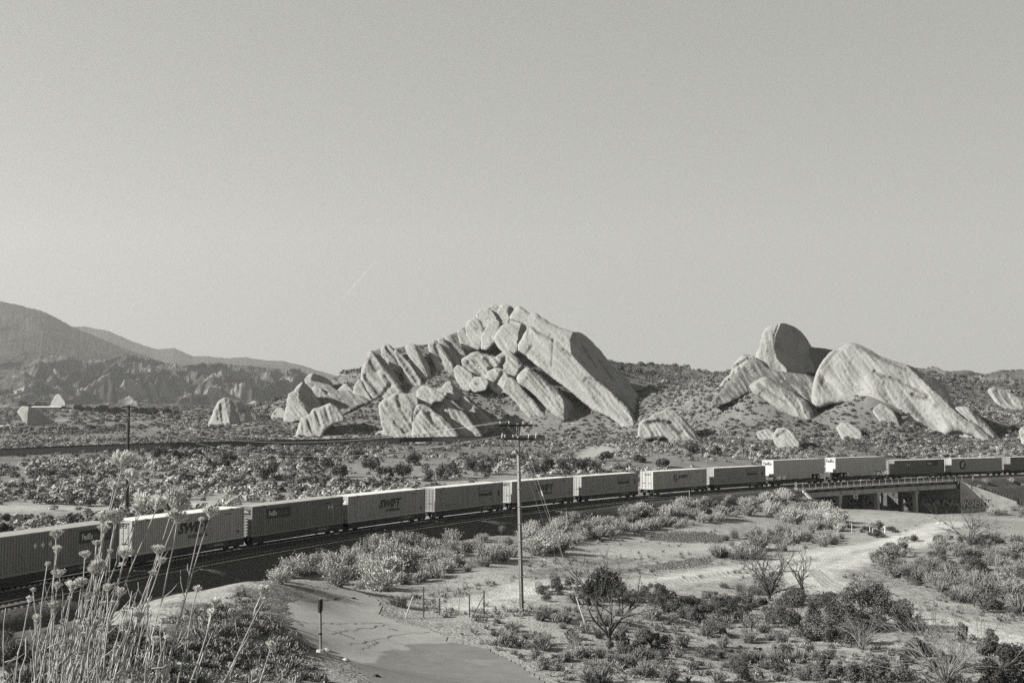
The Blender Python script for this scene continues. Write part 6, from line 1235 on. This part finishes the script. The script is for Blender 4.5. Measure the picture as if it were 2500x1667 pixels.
def bld(px0, px1, py, hpx, dep, label, roofv, wallv, cat='building'):
    b, m = px2m((px0 + px1) / 2, py); b = at((px0 + px1) / 2, py, 1500.) if np.isnan(b[0]) else b; m = b[1] / F
    W_ = (px1 - px0) * m / 2; H_ = hpx * m; t = empty('building', tuple(b), 0, label=label, cat=cat)
    g = G().box(-W_, W_, 0, dep, -1, H_ * .7); g.build('wall', paint('bw%d' % int(wallv * 100), wallv), t)
    g = G().add([(-W_ - .4, -.5, H_ * .68), (W_ + .4, -.5, H_ * .68), (W_ + .4, dep / 2, H_), (-W_ - .4, dep / 2, H_), (-W_ - .4, dep + .5, H_ * .68), (W_ + .4, dep + .5, H_ * .68)], [(0, 1, 2, 3), (3, 2, 5, 4), (0, 3, 4), (1, 5, 2), (0, 4, 5, 1)]); g.build('roof', paint('br%d' % int(roofv * 100), roofv), t)
    for k in range(3): x = -W_ + (k + .5) * W_ * 2 / 3; G().box(x - W_ * .08, x + W_ * .08, -.06, .02, H_ * .2, H_ * .5).build('window', M_ink, t)
bld(66, 146, 1001, 10, 30, 'long low shed with a pale roof before the far mountains', .6, .15); bld(119, 130, 996, 6, 10, 'small white roof block on top of the long shed line', .6, .4)
bld(149, 156, 1004, 5, 8, 'little white hut just right of the long shed', .7, .7); bld(168, 173, 1004, 4, 6, 'tiny white hut farther right of the long shed', .7, .7)
bld(-6, 3, 1046, 8, 5, 'white trailer home cut by the left edge of the plain', .7, .65, 'trailer home'); bld(14, 17, 1041, 4, 3, 'left of two tiny white tanks beside the trailer home', .7, .6, 'tank'); bld(19, 22, 1041, 4, 3, 'right of two tiny white tanks beside the trailer home', .7, .6, 'tank')

# ---------------------------------------------------------------- foreground dry stalks
def fgp(px, py, Y): return at(px, py, Y)
HEADS = [(300,1118,52,(128,1700),3.0),(318,1150,34,(140,1700),2.98),(275,1175,26,(135,1700),3.0),(352,1212,46,(150,1700),2.95),(385,1215,40,(150,1700),2.93),(340,1235,24,(160,1700),2.95),(425,1210,50,(215,1700),3.05),(445,1225,40,(220,1700),3.06),(432,1255,38,(265,1700),3.05),(515,1243,34,(330,1700),2.9),(488,1262,14,(330,1700),2.9),
 (248,1252,34,(120,1700),2.9),(283,1246,26,(135,1700),2.92),(280,1262,34,(160,1700),2.92),(136,1292,28,(92,1700),2.8),(138,1335,22,(96,1700),2.8),(145,1395,26,(105,1700),2.8),(118,1372,12,(88,1700),2.8),(210,1350,22,(110,1700),2.85),(312,1343,34,(180,1700),2.9),(385,1335,26,(225,1700),3.0),(396,1362,20,(230,1700),3.0),(270,1345,14,(160,1700),2.9),
 (255,1290,26,(150,1700),2.95),(240,1370,36,(150,1700),2.9),(178,1425,30,(120,1700),2.85),(132,1470,22,(100,1700),2.8),(80,1440,12,(70,1700),2.75),(270,1432,22,(200,1700),2.9),(290,1445,26,(205,1700),2.9),(230,1390,24,(170,1700),2.9),(372,1395,18,(250,1700),3.0),(483,1432,20,(415,1700),2.8),(523,1465,26,(430,1700),2.75),(519,1490,22,(430,1700),2.75),(640,1432,30,(480,1700),2.9),(650,1450,18,(485,1700),2.9),
 (135,1425,20,(95,1700),2.8),(200,1410,24,(130,1700),2.85),(215,1450,22,(150,1700),2.85),(345,1500,24,(270,1700),2.9),(380,1560,26,(330,1700),2.8),(205,1520,20,(160,1700),2.8),(665,1570,22,(560,1700),2.6),(400,1530,16,(350,1700),2.8),(90,1500,20,(75,1700),2.7),(240,1320,16,(130,1700),2.9)]
plant = empty('dry_rabbitbrush', tuple(at(230, 1700, 2.9)), 0, label='tall dry flower stalks rising in the left foreground', cat='dry plant'); po = np.array(plant.location); rr = np.random.default_rng(77)
def stalk(base, top, r0, bend, head=0, Yt=3.0, hook=False):
    a = fgp(*base, Yt) + np.array([0, rr.uniform(-.12, .12), -.12]); b = fgp(*top, Yt); pts = []; n = 8
    side = np.array([bend, rr.uniform(-.02, .02), 0])
    for k in range(n + 1): q = k / n; pts.append(a + (b - a) * q + side * math.sin(q * math.pi) * .5 + rr.normal(size=3) * .0025 - po)
    g = G(); g.tube(pts, [r0 * (1 - .45 * k / n) for k in range(n + 1)], 6)
    for k in range(int(rr.integers(1, 4))):
        q = pts[int(rr.integers(3, n - 1))]; d = rr.normal(size=3) * .02 + np.array([.01, 0, .03]); g.tube([q, q + d * .7, q + d * 1.1 + np.array([.004, 0, .01])], .0014, 4, .0008)
    s = g.build('stem', M_stem, plant, True)
    if head:
        R0 = head / F * Yt * .8; c0 = np.array(pts[-1]); dirn = np.array(pts[-1]) - np.array(pts[-3]); dirn /= np.linalg.norm(dirn); V_ = []; nfl = int(12 + head * 1.1); gg = G()
        for k in range(nfl):
            ph = rr.uniform(0, 6.283); sp = rr.uniform(0, 1) ** .6; d = dirn + np.array([math.cos(ph) * sp * .95, math.sin(ph) * sp * .8, rr.normal() * .15]); d /= np.linalg.norm(d); L = R0 * rr.uniform(.75, 1.15); p0 = c0 - dirn * R0 * .45; p1 = p0 + d * L
            gg.tube([p0, p0 + (p1 - p0) * .5 + rr.normal(size=3) * .002], .0009, 3, cap=False)
            w0 = R0 * .022; e = p0 + (p1 - p0) * .5
            for q in range(5):
                dd = d + rr.normal(size=3) * .2; dd /= np.linalg.norm(dd); tip = e + dd * L * .62; gg.tube([e, e + dd * L * .25, tip - dd * L * .12, tip], [w0 * .7, w0 * 1.5, w0 * 1.3, w0 * .3], 4, cap=False)
        gg.build('seed_head', M_head, s)
for (hx_, hy_, hs, base, Yt) in HEADS: stalk((base[0] + rr.uniform(-12, 12), base[1]), (hx_, hy_ + hs * .3), .0025, rr.uniform(-.02, .03), hs, Yt)
for k in range(75):
    bx = rr.uniform(20, 400); ty = rr.uniform(1430, 1620); stalk((bx, 1700), (bx + (1700 - ty) * rr.uniform(.05, .5), ty), rr.uniform(.0018, .003), rr.uniform(-.03, .03), int(rr.uniform(8, 18)) if rr.random() < .6 else 0, rr.uniform(2.6, 3.2))
stalk((95, 1700), (20, 1480), .002, -.06, 0, 2.8)
ca_, cb_ = at(833, 735, 11000.), at(918, 635, 11000.); g = G(); nc = 30; sdv = np.array([.77, 0, .64]); rows = []
for k in range(nc + 1):
    q = k / nc; c = ca_ + (cb_ - ca_) * q; w_ = 9 + 8 * math.sin(q * math.pi) * random.uniform(.6, 1.3); rows.append(Vector(c + sdv * random.uniform(-5, 5) - ca_))
g.tube(rows, [4 + 9 * abs(math.sin(k * .7)) * math.sin(math.pi * k / nc) + 2 for k in range(nc + 1)], 8); mc = bpy.data.materials.new('contrail_vapour'); mc.use_nodes = True; t = mc.node_tree; t.nodes.remove(t.nodes['Principled BSDF']); pv = t.nodes.new('ShaderNodeVolumePrincipled'); pv.inputs['Density'].default_value = .025; pv.inputs['Color'].default_value = (1, 1, .97, 1); t.links.new(pv.outputs[0], t.nodes['Material Output'].inputs['Volume'])
o = g.build('contrail', mc, None, True); o.location = tuple(ca_); tag(o, 'faint short contrail slanting up in the sky left of the great wall', 'contrail')
# haze
HZ = True
if HZ:
    me = bpy.data.meshes.new('haze'); v = [(x, y, z) for x in (-9000, 9000) for y in (-400, 9500) for z in (-60, 1500)]
    me.from_pydata(v, [], [(0, 1, 3, 2), (4, 6, 7, 5), (0, 4, 5, 1), (2, 3, 7, 6), (0, 2, 6, 4), (1, 5, 7, 3)]); me.update(); o = bpy.data.objects.new('haze', me); COL.objects.link(o)
    m = bpy.data.materials.new('haze'); m.use_nodes = True; t = m.node_tree; t.nodes.remove(t.nodes['Principled BSDF']); pv = t.nodes.new('ShaderNodeVolumePrincipled'); pv.inputs['Color'].default_value = (.95, .95, .92, 1); pv.inputs['Density'].default_value = .000085; pv.inputs['Anisotropy'].default_value = .2
    t.links.new(pv.outputs[0], t.nodes['Material Output'].inputs['Volume']); me.materials.append(m); tag(o, kind='stuff')
